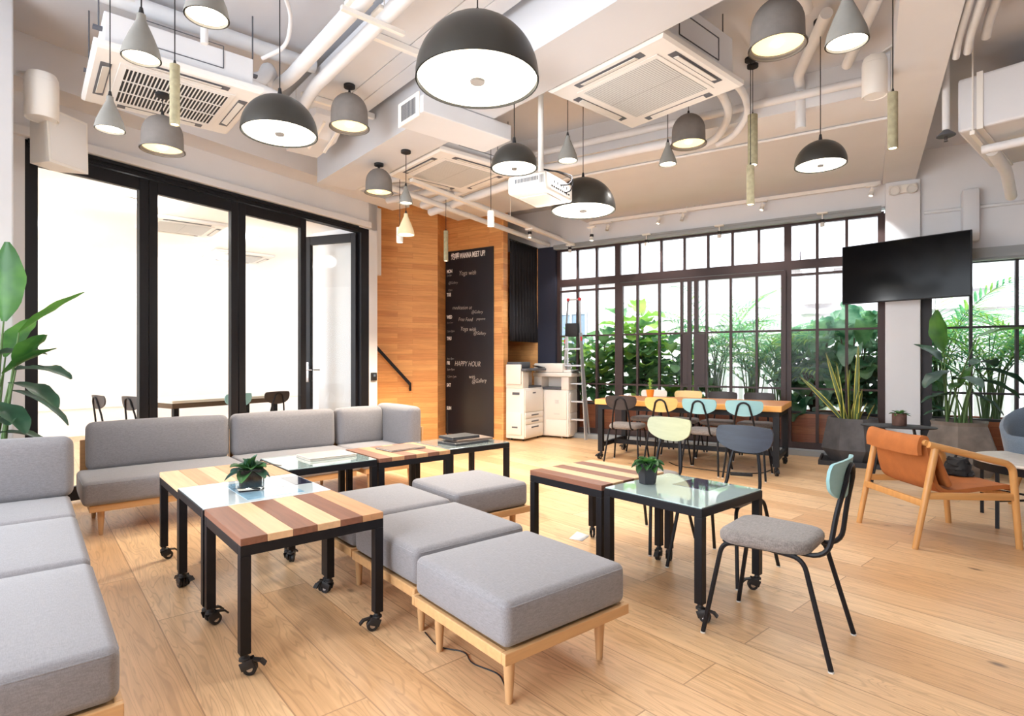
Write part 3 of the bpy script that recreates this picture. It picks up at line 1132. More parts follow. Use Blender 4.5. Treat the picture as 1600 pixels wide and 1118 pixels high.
low_table('striped timber table on casters beside the glass one with the black pot', 2.690, 2.325, .585, .58, 'wood',
          ['dark_y', 'light_y', 'dark_y', 'light_y', 'dark_y', 'light_y'], (100, 200, 40, 100))
low_table('glass-topped table on casters carrying the faceted black pot', 2.680, 1.710, .60, .585, 'glass', glass='tableglass', turn=(-70, 130, 30, 200),
          inlay=[(.04, .29, -.125, .09, 'navytile')])

# ================================================================ upholstered pieces
FAB = M['sofa']


def taper_leg():
    mb = MB()
    mb.lathe([(.0, .0), (.0125, .0), (.014, .012), (.021, .13), (.022, .189), (0, .189)], 16)
    return mb.mesh('leg', M['oakz'])


SLEG = taper_leg()


def base(t, x0, x1, y0, y1, z0=.19, z1=.232, inset=.07, legs=None):
    mb = MB()
    w = .022
    mb.box(x0, x1, y0, y0 + w, z0, z1, .003)
    mb.box(x0, x1, y1 - w, y1, z0, z1, .003)
    mb.box(x0, x0 + w, y0 + w, y1 - w, z0, z1, .003)
    mb.box(x1 - w, x1, y0 + w, y1 - w, z0, z1, .003)
    mb.box(x0 + w, x1 - w, y0 + w, y1 - w, z0 + .012, z1 - .006)
    mb.build('base_frame', M['oak'], t, smooth=False)
    for lx, ly in legs or ((x0 + inset, y0 + inset), (x1 - inset, y0 + inset), (x1 - inset, y1 - inset), (x0 + inset, y1 - inset)):
        o = put('leg', SLEG, t)
        o.location = (lx, ly, 0)


def piping(t, x0, x1, y0, y1, z, r=.035):
    mb = MB()
    mb.tube([(x, y, z) for x, y in rrect(x1 - x0, y1 - y0, r, 5, (x0 + x1) / 2, (y0 + y1) / 2)], .0035, 6, True)
    return mb.build('piping', FAB, t)


def seat(t, x0, x1, y0, y1, z0=.234, z1=.395, bulge=.014):
    mb = MB()
    mb.cushion(x0, x1, y0, y1, z0, z1, .032, (.006, .006, bulge))
    c = mb.build('seat_cushion', FAB, t)
    piping(c, x0 + .003, x1 - .003, y0 + .003, y1 - .003, z1 - .019)
    return c


def ottoman(label, cx, cy, w, d, rz=0.0, group=None):
    t = thing('ottoman', label, 'ottoman', (cx, cy, 0), R(rz), group)
    x, y = w / 2, d / 2
    base(t, -x, x, -y, y, inset=.085)
    seat(t, -x + .008, x - .008, -y + .008, y - .008)
    return t


ottoman('grey upholstered ottoman with its own free corner, nearest the mint chair', 1.553, 1.765, .645, .635, -1.5)
ottoman('grey upholstered ottoman touching the near striped table, second of the row', 1.607, 2.445, .65, .64, -1.0)
ottoman('grey upholstered ottoman between the glass-topped tables, far end of its row', 1.625, 3.110, .65, .63, -1.0)
ottoman('grey upholstered ottoman standing apart, beside the striped table with no pot', 2.325, 3.160, .60, .60, -2)

# the three-part daybed by the near pier
SX0, SX1 = -.74, .218
ottoman('near grey daybed section with its free front end, cut by the picture edge', (SX0 + SX1) / 2, 2.443, SX1 - SX0, .945)
ottoman('middle grey daybed section between the free front end and the backrest', (SX0 + SX1) / 2, 3.385, SX1 - SX0, .90)
t = thing('sofa_section', 'grey daybed section with a backrest cushion, in front of the tall leafy plant', 'sofa', ((SX0 + SX1) / 2, 4.235, 0))
hw = (SX1 - SX0) / 2
base(t, -hw, hw, -.395, .395)
seat(t, -hw + .008, hw - .008, -.387, .23)
mb = MB()
mb.cushion(-hw + .01, hw + .01, .105, .285, .40, .765, .05, (.004, .03, .01), mtx=Matrix.Translation((0, 0, 0)) @ Matrix.Rotation(R(-4), 4, 'X'))
b_ = mb.build('back_cushion', FAB, t)
mb = MB()
mb.box(-hw + .03, hw - .03, .345, .375, .2, .60, .004)
mb.build('back_rail', M['oak'], t)

# long sofa along the glass doors
SY0 = 4.80


def sofa_part(label, x0, x1, arm=False):
    cx = (x0 + x1) / 2
    t = thing('sofa_section', label, 'sofa', (cx, SY0, 0))
    h = (x1 - x0) / 2
    base(t, -h + .04, h - .04, .02, .72, .175, .222)
    seat(t, -h, h - (.135 if arm else 0), -.01, .60, .224, .39)
    mb = MB()
    mb.cushion(-h + (.06 if x0 < 1 else .012), h - (.15 if arm else .012), .51, .675, .405, .775, .05, (.004, .03, .008), mtx=Matrix.Rotation(R(-3.0), 4, 'X'))
    mb.build('back_cushion', FAB, t)
    mb = MB()
    mb.box(-h + .03, h - .03, .735, .762, .2, .60, .004)
    mb.build('back_rail', M['oak'], t)
    if arm:
        mb = MB()
        mb.cushion(h - .145, h, .03, .74, .26, .765, .05, (.02, .004, .008), mtx=Matrix.Rotation(R(0), 4, 'Y'))
        mb.build('arm_cushion', FAB, t)
        mb = MB()
        mb.box(h + .006, h + .03, .06, .70, .2, .56, .004)
        mb.build('arm_rail', M['oaky'], t)
    return t


sofa_part('grey sofa section with the free cushion end, beside the pale timber table', .295, 1.362)
sofa_part('middle grey sofa section between the free end and the corner arm', 1.372, 2.325)
sofa_part('grey corner sofa section with an upholstered arm, before the orange timber wall', 2.335, 2.985, True)


# ================================================================ stacking chairs
CH = {}


def back_mesh(mat):
    mb = MB()
    W, H, T = .182, .165, .012
    nu, nv = 22, 6
    fr, bk = [], []
    for i in range(nu + 1):
        u = -1 + 2 * i / nu
        x = W * math.sin(u * math.pi / 2 * .999) * .35 + W * u * .65
        a = abs(x) / W
        lo = H * (.0 + .40 * a ** 2.6)
        hi = H * (1.0 - .05 * a ** 2)
        if a > .86:
            k = (a - .86) / .14
            m_ = (lo + hi) / 2
            f = math.sqrt(max(0, 1 - k ** 2.2)) * .62 + .38
            lo = m_ - (m_ - lo) * f
            hi = m_ + (hi - m_) * f
        yo = .95 * x * x
        rf, rb = [], []
        for j in range(nv + 1):
            z = lo + (hi - lo) * j / nv
            e = T * .5
            lean = -.12 * (z - H / 2)
            rf.append((x, yo + lean + e, z))
            rb.append((x, yo + lean - e, z))
        fr.append(rf)
        bk.append(rb)
    outs = [fr[i] + list(reversed(bk[i])) for i in range(nu + 1)]
    mb.rings(outs)
    return mb.mesh('backrest', mat, True, 50)


def chair_meshes():
    r = .0105
    fl = MB()
    fl.tube(smooth_path([(.218, .265, .006), (.172, .195, .413), (.150, -.02, .416)], 6, .05), r)
    rl = MB()
    rl.tube(smooth_path([(.205, -.245, .006), (.168, -.135, .410), (.150, .03, .416)], 6, .05), r)
    ft = MB()
    ft.lathe([(0, 0), (.0115, 0), (.0115, .0058), (0, .0058)], 12)
    hp = MB()
    left = [(-.112, .05, .418), (-.112, -.215, .412), (-.092, -.24, .60), (-.060, -.268, .79)]
    loop = arc((0, -.268, .730), .060, R(180), R(0), 8, 'xz')
    loop = [(x, y - .10 * (z - .730), z) for x, y, z in loop]
    pl = smooth_path(left[:3] + [loop[0]], 6, .08) + loop[1:-1]
    pr = [(-x, y, z) for x, y, z in smooth_path(left[:3] + [loop[0]], 6, .08)]
    hp.tube(pl + list(reversed(pr)), r)
    fr = MB()
    for y in (.19, -.10):
        fr.tube([(-.165, y, .416), (.165, y, .416)], .008)
    st = MB()
    pad(st, .415, .375, .09, [(.412, .045), (.414, .018), (.424, .002), (.436, 0), (.452, .001), (.463, .010), (.468, .03), (.470, .07)], .14, 0, .035)
    return dict(fl=fl.mesh('leg', M['black']), rl=rl.mesh('leg', M['black']), ft=ft.mesh('foot', M['whitegrey']), hp=hp.mesh('back_tube', M['black']),
                fr=fr.mesh('seat_frame', M['black']), st=st.mesh('seat', M['seatgrey'], True, 60))


CM = chair_meshes()
BK = {}


def chair(label, x, y, heading, back, group=None):
    """heading = compass angle of the sitter's gaze in world degrees"""
    t = thing('dining_chair', label, 'chair', (x, y, 0), R(heading - 90), group)
    put('seat', CM['st'], t)
    put('seat_frame', CM['fr'], t)
    put('back_tube', CM['hp'], t)
    if back not in BK:
        BK[back] = back_mesh(M[back])
    b = put('backrest', BK[back], t)
    b.location = (0, -.258, .650)
    for key, pos in (('fl', (.218, .265, 0)), ('rl', (.205, -.245, 0))):
        for s in (1, -1):
            lg = put('leg', CM[key], t)
            lg.scale = (s, 1, 1)
            f = put('foot_cap', CM['ft'], lg)
            f.location = pos
    return t


chair('mint-backed chair with a grey woven seat, nearest the camera', 2.56, 1.135, 97.6, 'mint')
chair('sage-green-backed chair behind the faceted black pot', 3.235, 2.33, 178, 'sage')
chair('navy-backed chair behind the dark inlay of the glass table', 3.14, 1.72, 180, 'navy')

# ================================================================ long dining table
tx, ty = RP(6.965, -1.80)
dt = thing('dining_table', 'long timber-topped dining table on a black wheeled frame by the street windows', 'table', (tx, ty, 0), ROT)
DW, DL = .46, 1.055        # half depth (a) and half length (b)
mb = MB()
mb.box(-DW, DW, -DL, DL, .678, .742, .006)
mb.mi = 1
for k in range(5):
    xx = -DW + .02 + (2 * DW - .04) * k / 5
    mb.box(xx + .001, xx + (2 * DW - .04) / 5 - .001, -DL + .004, DL - .004, .742, .7435)
mb.build('table_top', [M['tabletop_edge'], M['tabletop']], dt, smooth=False)
mb = MB()
LX, LY = DW - .06, DL - .06
mb.box(-LX - .03, LX + .03, -LY - .03, -LY + .03, .62, .677)
mb.box(-LX - .03, LX + .03, LY - .03, LY + .03, .62, .677)
for s in (-1, 1):
    mb.box(s * LX - .03, s * LX + .03, -LY + .03, LY - .03, .62, .677)
mb.build('apron', M['black'], dt, smooth=False)
mb = MB()
for s in (-1, 1):
    mb.box(-LX + .03, LX - .03, s * LY - .02, s * LY + .02, .15, .20)
mb.box(-.03, .03, -LY + .02, LY - .02, .15, .20)
mb.build('stretcher', M['black'], dt, smooth=False)
mb = MB()
mb.box(-.03, .03, -.03, .03, .095, .6195)
DLEG = mb.mesh('leg', M['black'], False)
for i, (sx, sy) in enumerate(((-1, -1), (1, -1), (1, 1), (-1, 1))):
    lg = put('leg', DLEG, dt)
    lg.location = (sx * LX, sy * LY, 0)
    caster(lg, 0, 0, (200, 20, 60, 160)[i], 1.15)

HA = 17.3
for a, b, back, lab, tw in (
        (6.46, -2.43, 'darkply', 'ebony-backed chair tucked under the long table at the end nearest the copiers', 6),
        (6.42, -1.93, 'mustard', 'mustard-backed chair tucked under the long table, beside the ebony-backed one', 2),
        (6.42, -1.50, 'mint', 'mint-backed chair at the long table, beside the mustard-backed one', -3),
        (6.40, -1.065, 'mint', 'mint-backed chair at the long table, behind the navy-backed one', 2)):
    x, y = RP(a, b)
    chair(lab, x, y, HA + tw, back, 'chairs tucked under the long table')
for a, b, back, lab in (
        (7.50, -2.50, 'whiteply', 'white-backed chair beyond the long table, behind the orange pot'),
        (7.50, -2.03, 'creamply', 'cream-backed chair beyond the long table'),
        (7.50, -1.585, 'darkply', 'black-backed chair beyond the long table, next to the cream-backed one'),
        (7.50, -1.145, 'darkply', 'black-backed chair beyond the long table, at the end nearest the snake plant')):
    x, y = RP(a, b)
    chair(lab, x, y, HA + 180, back, 'chairs beyond the long table')

# ================================================================ lounge corner
lc = thing('lounge_chair', 'tan suede sling lounge chair with an oak frame', 'armchair', (4.822, 1.085, 0), R(-131))
WX = .300


def rail_pts(s):
    return [(s * WX, .335, .0), (s * WX, .30, .535), (s * WX, .245, .565), (s * WX, -.255, .700)]


for s in (1, -1):
    mb = MB()
    p = smooth_path([(s * WX, .338, 0), (s * WX, .292, .545), (s * WX, -.25, .676)], 7, .055)
    # front leg is the upright half, arm rest the sloping half
    k = next(i for i, v in enumerate(p) if v.y < .262)
    mb.tube(p[:k + 1], [.019 if v.z < .05 else .022 for v in p[:k + 1]], 12)
    mb.build('leg', M['loungewood'], lc)
    mb = MB()
    mb.tube(p[k:], .022, 12)
    mb.build('armrest', M['loungewoody'], lc)
    mb = MB()
    mb.tube([(s * WX, -.335, 0), (s * WX, -.205, .650)], [.018, .023], 12)
    mb.build('leg', M['loungewood'], lc)
    mb = MB()
    mb.bar((s * WX, -.27, .345), (s * WX, .315, .335), .024, .045, .006)
    mb.build('side_rail', M['loungewoody'], lc)
mb = MB()
mb.tube([(-WX + .005, -.252, .684), (WX - .005, -.252, .684)], .020, 12)
mb.build('back_rail', M['loungewood'], lc)
mb = MB()
mb.bar((-WX, -.285, .295), (WX, -.285, .295), .024, .045, .006)
mb.bar((-WX, .30, .335), (WX, .30, .335), .024, .045, .006)
mb.build('cross_rail', M['loungewood'], lc)
# the sling: a thick hide from the back rail down and forward
prof = [(-.282, .60), (-.288, .66), (-.270, .716), (-.240, .716), (-.226, .67), (-.21, .58), (-.195, .47), (-.17, .395), (-.12, .362), (-.03, .362), (.12, .382), (.26, .395), (.335, .392), (.345, .37)]
mb = MB()
outs = []
SWD = .268
pp = smooth_path([(0, y, z) for y, z in prof], 3, .03)
for i, p in enumerate(pp):
    t_ = (pp[min(i + 1, len(pp) - 1)] - pp[max(i - 1, 0)]).normalized()
    nn = Vector((0, -t_.z, t_.y)) * .014
    outs.append([(-SWD, p.y + nn.y, p.z + nn.z), (-SWD * .5, p.y + nn.y, p.z + nn.z - .008), (SWD * .5, p.y + nn.y, p.z + nn.z - .008), (SWD, p.y + nn.y, p.z + nn.z),
                 (SWD, p.y - nn.y, p.z - nn.z), (SWD * .5, p.y - nn.y, p.z - nn.z - .008), (-SWD * .5, p.y - nn.y, p.z - nn.z - .008), (-SWD, p.y - nn.y, p.z - nn.z)])
mb.rings(outs)
mb.build('sling_seat', M['suede'], lc, True, 60)
mb = MB()
mb.cushion(-SWD + .02, SWD - .02, -.02, .02, -.14, .14, .018, (0, .02, 0), mtx=Matrix.Translation((0, -.118, .515)) @ Matrix.Rotation(R(24), 4, 'X'))
mb.build('lumbar_pad', M['suede'], lc)
# crumpled black bag lying on the seat
bag = thing('bag', 'crumpled black bag lying on the tan lounge chair', 'bag', (5.10, 1.00, .402), R(-131))
mb = MB()
random.seed(5)
outs = []
for k in range(9):
    z = .002 + .115 * k / 8
    rr = .092 * (1 - .35 * (k / 8) ** 2)
    outs.append([(rr * math.cos(2 * math.pi * i / 22) * (1.1 + .16 * random.uniform(-1, 1)), rr * math.sin(2 * math.pi * i / 22) * (.8 + .16 * random.uniform(-1, 1)), z + .008 * random.uniform(-1, 1) * (k > 0)) for i in range(22)])
mb.rings(outs)
mb.build('bag_body', M['blackmatt'], bag)
mb = MB()
mb.tube(smooth_path([(-.06, .02, .10), (-.05, .04, .15), (.05, .03, .15), (.07, .01, .09)], 6, .05), .008)
mb.build('strap', M['blackmatt'], bag)

rt = thing('round_table', 'round pale-topped low table with a thin black wire base', 'table', (5.72, .55, 0), 0)
mb = MB()
mb.lathe([(0, .462), (.475, .462), (.482, .468), (.482, .478), (.475, .484), (0, .484)], 56)
mb.build('table_top', M['terrazzo'], rt)
mb = MB()
mb.lathe([(.455, .405), (.468, .405), (.468, .461), (.455, .461)], 56)
mb.build('rim', M['black'], rt)
for ang in (143, 76, 323, 256):
    mb = MB()
    c_, s_ = .45 * math.cos(R(ang)), .45 * math.sin(R(ang))
    mb.bar((c_, s_, 0), (c_, s_, .41), .022, .022)
    mb.build('leg', M['black'], rt, smooth=False)
mb = MB()
for a1, a2 in ((143, 323), (76, 256)):
    mb.bar((.45 * math.cos(R(a1)), .45 * math.sin(R(a1)), .20), (.45 * math.cos(R(a2)), .45 * math.sin(R(a2)), .20), .014, .014)
mb.build('cross_brace', M['black'], rt, smooth=False)

# blue-grey shell armchair
ac = thing('armchair', 'blue-grey felt shell armchair beyond the round table', 'armchair', (6.28, .52, 0), R(118))
mb = MB()
outs = []
nu = 28
for i in range(nu + 1):
    t_ = -1 + 2 * i / nu                       # along the horseshoe from one arm to the other
    ang = R(-90 + t_ * 128)
    rx, ry = .36, .34
    x, y = rx * math.sin(R(t_ * 128)), -ry * math.cos(R(t_ * 128)) + .02
    h = .60 + .22 * max(0, math.cos(t_ * math.pi / 2 * 1.35)) ** 1.2
    nx, ny = math.sin(R(t_ * 128)), -math.cos(R(t_ * 128))
    th = .024
    o_ = []
    for k in range(7):
        z = .36 + (h - .36) * k / 6
        fl_ = .05 * (k / 6)
        o_.append((x + nx * (th + fl_), y + ny * (th + fl_), z))
    o_.append((x + nx * (.05), y + ny * (.05), h + .02))
    for k in range(6, -1, -1):
        z = .36 + (h - .36) * k / 6
        fl_ = .05 * (k / 6)
        o_.append((x + nx * (fl_ - th), y + ny * (fl_ - th), z))
    outs.append(o_)
mb.rings(outs)
mb.build('shell', M['bluegrey'], ac, True, 70)
mb = MB()
pad(mb, .62, .60, .2, [(.33, .03), (.34, 0), (.43, 0), (.455, .03), (.46, .1)], 0, 0, .06)
mb.build('seat_cushion', M['bluegrey'], ac, True, 60)
for sx, sy in ((1, 1), (-1, 1), (1, -1), (-1, -1)):
    mb = MB()
    mb.tube([(sx * .29, sy * .27 + .02, 0), (sx * .22, sy * .2 + .02, .335)], [.014, .019], 12)
    mb.build('leg', M['loungewood'], ac)

# black oval side table in front of the column
st = thing('side_table', 'black oval side table in front of the white column', 'table', (*RP(6.52, .26), 0), ROT)
mb = MB()
pts = [(.19 * math.cos(2 * math.pi * k / 40), .30 * math.sin(2 * math.pi * k / 40)) for k in range(40)]
mb.rings([[(x, y, .588) for x, y in pts], [(x * 1.02, y * 1.02, .593) for x, y in pts], [(x * 1.02, y * 1.02, .598) for x, y in pts], [(x * .98, y * .98, .602) for x, y in pts]])
mb.build('table_top', M['blackmatt'], st)
for sx, sy in ((1, 1), (-1, 1), (1, -1), (-1, -1)):
    mb = MB()
    mb.tube([(sx * .12, sy * .22, 0), (sx * .07, sy * .12, .588)], .010)
    mb.build('leg', M['black'], st)
# ================================================================ plants: leaf tools
def leaf(mb, p, d, L, W, droop=.5, fold=.22, n=9, up=None, shape='oval', wave=0.0, edge=None):
    """one curved blade with a folded midrib; bends down along its length"""
    p = Vector(p)
    d = Vector(d).normalized()
    upv = Vector(up) if up is not None else Vector((0, 0, 1))
    if abs(d.dot(upv)) > .97:
        upv = Vector((random.uniform(-1, 1), random.uniform(-1, 1), .1))
    side = d.cross(upv).normalized()
    rows = []
    ph = random.uniform(0, 6)
    for i in range(n + 1):
        t = i / n
        if shape == 'oval':
            w = W * math.sin(math.pi * (t * .94 + .03)) ** .8
        elif shape == 'fiddle':
            w = W * (math.sin(math.pi * min(1, t * .96 + .02)) ** .6) * (.55 + .62 * t)
        elif shape == 'sword':
            w = W * min(1, .6 + t * 1.2) * (1 - t ** 3.2)
        else:
            w = W * (1 - t) ** .7 * min(1, t * 6 + .15)
        w = max(w, W * .012)
        nrm = side.cross(d).normalized()
        lift = nrm * (w * fold * (1 + wave * math.sin(t * 17 + ph)))
        if edge is not None:
            rows.append([mb.bm.verts.new(p - side * w / 2 + lift), mb.bm.verts.new(p - side * w * .34 + lift * .6), mb.bm.verts.new(p),
                         mb.bm.verts.new(p + side * w * .34 + lift * .6), mb.bm.verts.new(p + side * w / 2 + lift)])
        else:
            rows.append([mb.bm.verts.new(p - side * w / 2 + lift), mb.bm.verts.new(p - side * w * .25 + lift * .38), mb.bm.verts.new(p),
                         mb.bm.verts.new(p + side * w * .25 + lift * .38), mb.bm.verts.new(p + side * w / 2 + lift)])
        p = p + d * (L / n)
        d = (d + Vector((0, 0, -droop / n))).normalized()
        side = (side - d * side.dot(d)).normalized()
    for i in range(n):
        for j in range(4):
            f = mb.bm.faces.new((rows[i][j], rows[i][j + 1], rows[i + 1][j + 1], rows[i + 1][j]))
            f.material_index = (edge if edge is not None and j in (0, 3) else mb.mi)


def foliage(mb, name, mats, parent):
    me = bpy.data.meshes.new(name)
    mb.bm.to_mesh(me)
    mb.bm.free()
    for m in mats:
        me.materials.append(m)
    me.shade_smooth()
    return put(name, me, parent)


def polar(az, el):
    a, e = R(az), R(el)
    return Vector((math.cos(e) * math.cos(a), math.cos(e) * math.sin(a), math.sin(e)))


def rosette(parent, z, rings, mats, name='foliage', seed=1, fold=.25):
    random.seed(seed)
    mb = MB()
    for cnt, el, L, W, droop in rings:
        off = random.uniform(0, 360)
        for k in range(cnt):
            mb.mi = random.randrange(len(mats))
            d = polar(off + 360 * k / cnt + random.uniform(-14, 14), el + random.uniform(-9, 9))
            leaf(mb, (d.x * .008, d.y * .008, z), d, L * random.uniform(.85, 1.12), W, droop, fold, 6)
    return foliage(mb, name, mats, parent)


# glass cube pot
pz = .5372
gp = thing('potted_plant', 'small glossy-leaved plant in a glass cube of dark soil on the milky glass table', 'plant', (.905, 3.185, pz), R(-8))
mb = MB()
mb.box(-.062, .062, -.062, .062, 0, .118, .008)
mb.box(-.052, .052, -.052, .052, .016, .1182, .004)
mb.build('glass_cube', pane_glass('cube_glass', (.9, .94, .95), 1.5), gp)
mb = MB()
mb.box(-.050, .050, -.050, .050, .018, .104, .003)
mb.build('dark_filling', M['soil'], gp, smooth=False)
rosette(gp, .095, [(5, 66, .085, .062, .6), (6, 34, .105, .07, .9), (6, 6, .11, .07, 1.0)], [M['succ'], M['bopdark']], seed=4)
mb = MB()
mb.tube(smooth_path([(.0, 0, .09), (.02, -.01, .12), (.10, -.03, .13), (.15, -.05, .118)], 5, .05), .0022)
mb.build('dry_stalk', M['trunk'], gp)

bp_ = thing('potted_plant', 'green succulent in a faceted black pot on the glass table with the dark inlay', 'plant', (2.638, 1.905, pz), R(20))
mb = MB()
hexo = lambda r, z: [(r * math.cos(R(60 * k)), r * math.sin(R(60 * k)), z) for k in range(6)]
mb.rings([hexo(.046, 0), hexo(.062, .115), hexo(.056, .115), hexo(.052, .098)])
mb.build('pot', M['blackpot'], bp_, smooth=False)
rosette(bp_, .10, [(5, 55, .06, .045, .8), (8, 25, .08, .05, 1.0), (8, 4, .085, .05, 1.0)], [M['succ'], M['bop']], seed=9, fold=.4)

op = thing('potted_plant', 'tiny green plant in an orange pot on the long dining table', 'plant', (*RP(7.05, -2.33), .7437), 0)
mb = MB()
mb.lathe([(0, 0), (.036, 0), (.052, .105), (.047, .105), (.044, .09), (0, .09)], 24)
mb.build('pot', M['orangepot'], op)
mb = MB()
random.seed(2)
for k in range(26):
    z = .09 + .13 * random.random()
    leaf(mb, (0, 0, z), polar(random.uniform(0, 360), random.uniform(10, 70)), .05, .018, .3, .2, 4)
mb.tube([(0, 0, .08), (.004, 0, .22)], .003)
foliage(mb, 'foliage', [M['figlight']], op)

rp = thing('potted_plant', 'green rosette in a small rust-brown pot on the black oval table', 'plant', (*RP(6.535, .27), .6025), 0)
mb = MB()
mb.lathe([(0, 0), (.058, 0), (.060, .005), (.060, .115), (.054, .115), (.052, .10), (0, .10)], 28)
mb.build('pot', M['rustpot'], rp)
rosette(rp, .10, [(6, 50, .075, .032, .8), (8, 22, .10, .034, .8)], [M['succ'], M['bop']], seed=12)

yp = thing('potted_plant', 'small plant in a dark pot on the round pale table, cut by the picture edge', 'plant', (5.80, .57, .4845), 0)
mb = MB()
mb.lathe([(0, 0), (.05, 0), (.062, .12), (.056, .12), (.054, .10), (0, .10)], 24)
mb.build('pot', M['blackpot'], yp)
rosette(yp, .10, [(5, 60, .12, .03, 1.0), (8, 30, .16, .03, 1.0)], [M['figlight'], M['succ']], seed=15)

# snake plant in the charcoal planter
sp = thing('planter', 'charcoal faceted planter of snake plant on a black tray by the street window', 'plant', (*RP(7.86, -.135), 0), ROT)
mb = MB()
oct_ = lambda r, z, k0=.5: [(r * math.cos(R(45 * (k + k0))), r * math.sin(R(45 * (k + k0))), z) for k in range(8)]
mb.rings([oct_(.235, .032), oct_(.345, .185), oct_(.275, .545), oct_(.245, .545), oct_(.235, .50)])
mb.build('pot', M['darkpot'], sp, smooth=False)
mb = MB()
mb.box(-.30, .30, -.33, .33, .008, .03, .003)
for s in (-1, 1):
    mb.box(s * .30 - .012, s * .30 + .012, -.34, .34, .0, .055, .002)
    mb.box(-.31, .31, s * .33 - .012, s * .33 + .012, .0, .055, .002)
mb.build('tray', M['blackpot'], sp, smooth=False)
mb = MB()
mb.rings([oct_(.238, .49), oct_(.238, .505)])
mb.build('soil', M['soil'], sp, smooth=False)
random.seed(21)
mb = MB()
for k in range(12):
    az = random.uniform(0, 360)
    rr = random.uniform(.02, .15)
    d = polar(az, random.uniform(68, 88))
    L = random.choice((.25, .4, .5, .62, .7))
    leaf(mb, (rr * math.cos(R(az)), rr * math.sin(R(az)), .50), d, L, .055, .0, .25, 10, up=(random.uniform(-1, 1), random.uniform(-1, 1), 0), shape='sword', edge=1)
leaf(mb, (.02, .1, .5), (.05, .62, .8), .72, .055, .25, .25, 10, up=(1, 0, 0), shape='sword', edge=1)
leaf(mb, (.0, .06, .5), (.0, .26, .97), .86, .055, .0, .25, 10, up=(1, 0, 0), shape='sword', edge=1)
leaf(mb, (.0, -.03, .5), (.0, -.03, .99), .92, .06, .0, .25, 10, up=(1, 0, 0), shape='sword', edge=1)
foliage(mb, 'foliage', [M['snake'], M['snakeedge']], sp)


def paradise(label, loc, pot, leaves, seed, stems_r=.10, z0=.5, mats=None):
    """bird-of-paradise: leaves = (azimuth, lean-elevation, stem length, blade length, width, blade elevation, droop)"""
    t = thing('planter', label, 'plant', loc, 0)
    mb = MB()
    mb.rings(pot[0])
    mb.build('pot', pot[1], t, smooth=False)
    mb = MB()
    o_ = pot[0][-1]
    mb.rings([[(x * .98, y * .98, z0 - .02) for x, y, z in o_], [(x * .98, y * .98, z0) for x, y, z in o_]])
    mb.build('soil', M['soil'], t, smooth=False)
    random.seed(seed)
    ms = MB()
    ml = MB()
    for az, el, sl, L, W, bel, droop, mi in leaves:
        d = polar(az, el)
        b0 = Vector((random.uniform(-1, 1) * stems_r, random.uniform(-1, 1) * stems_r, z0 - .01))
        pts = [b0]
        dd = polar(az, min(89, el + 12))
        for k in range(7):
            pts.append(pts[-1] + dd * sl / 7)
            dd = (dd + (d - dd) * .25).normalized()
        ms.tube(pts, [.013 - .0012 * k for k in range(8)], 7)
        ml.mi = mi
        leaf(ml, pts[-1], polar(az, bel), L, W, droop, .16, 12, shape='oval', wave=.25)
    ms.build('stem', M['stem'], t)
    foliage(ml, 'foliage', mats or [M['bop'], M['bopdark']], t)
    return t


rnd = lambda r, z, n=28: [(r * math.cos(2 * math.pi * k / n), r * math.sin(2 * math.pi * k / n), z) for k in range(n)]
# azimuths are world degrees; the camera's right-hand side is about -41
paradise('tall leafy plant in a pot beside the near white pier', (-.17, 4.80, 0),
         ([rnd(.10, 0), rnd(.135, .40), rnd(.12, .40), rnd(.115, .36)], M['ashpot']),
         [(-41, 84, 1.12, .50, .20, 88, .0, 0), (-35, 80, 1.05, .46, .10, 38, .2, 0), (-60, 76, .86, .34, .13, 38, .3, 0),
          (-30, 74, .80, .34, .14, 35, .3, 0), (-45, 74, .74, .36, .17, -6, .8, 1), (-15, 72, .70, .38, .17, -20, .9, 1), (-38, 76, .82, .34, .18, 8, .7, 1), (-55, 74, .62, .34, .16, -14, .8, 1), (-25, 80, .9, .3, .15, 18, .6, 1),
          (-70, 72, .50, .30, .16, 20, .8, 1), (-50, 66, .20, .36, .09, 15, .8, 1), (60, 78, .9, .4, .15, 50, .4, 0),
          (120, 74, .8, .42, .16, 40, .5, 1), (-120, 78, .6, .36, .14, 30, .6, 1), (-100, 80, .75, .34, .12, 60, .3, 0), (170, 76, .95, .42, .16, 55, .4, 0),
          (-20, 78, .42, .30, .12, 5, .8, 1), (-55, 80, .36, .26, .11, -10, .7, 1)], 5, .07, .36)
hx = lambda r, z, k0=.15: [(r * math.cos(R(60 * (k + k0))), r * math.sin(R(60 * (k + k0))), z) for k in range(6)]
paradise('ash-grey faceted planter of broad-leaved plant by the white column', (*RP(7.80, .86), 0),
         ([hx(.30, .0), hx(.40, .15), hx(.27, .525), hx(.285, .565), hx(.25, .565), hx(.24, .53)], M['ashpot']),
         [(150, 84, .80, .46, .22, 80, .1, 0), (-45, 66, 1.0, .55, .17, 22, .5, 0), (-60, 72, .62, .50, .20, 0, .9, 1), (-20, 76, .66, .42, .22, 20, .9, 1),
          (-75, 74, .50, .42, .24, -5, .9, 1), (150, 72, .60, .38, .20, -10, .8, 1), (120, 66, .35, .34, .16, 0, .7, 1), (165, 70, .45, .32, .12, 10, .7, 0),
          (-35, 78, .40, .30, .12, 60, .3, 0), (-90, 70, .36, .36, .14, -20, .9, 1), (130, 60, .15, .3, .10, 10, .7, 1), (60, 80, .7, .4, .18, 40, .5, 1),
          (-130, 76, .5, .4, .2, 10, .8, 1)], 8, .10, .53)

# ================================================================ things on the tables
lt = .5354


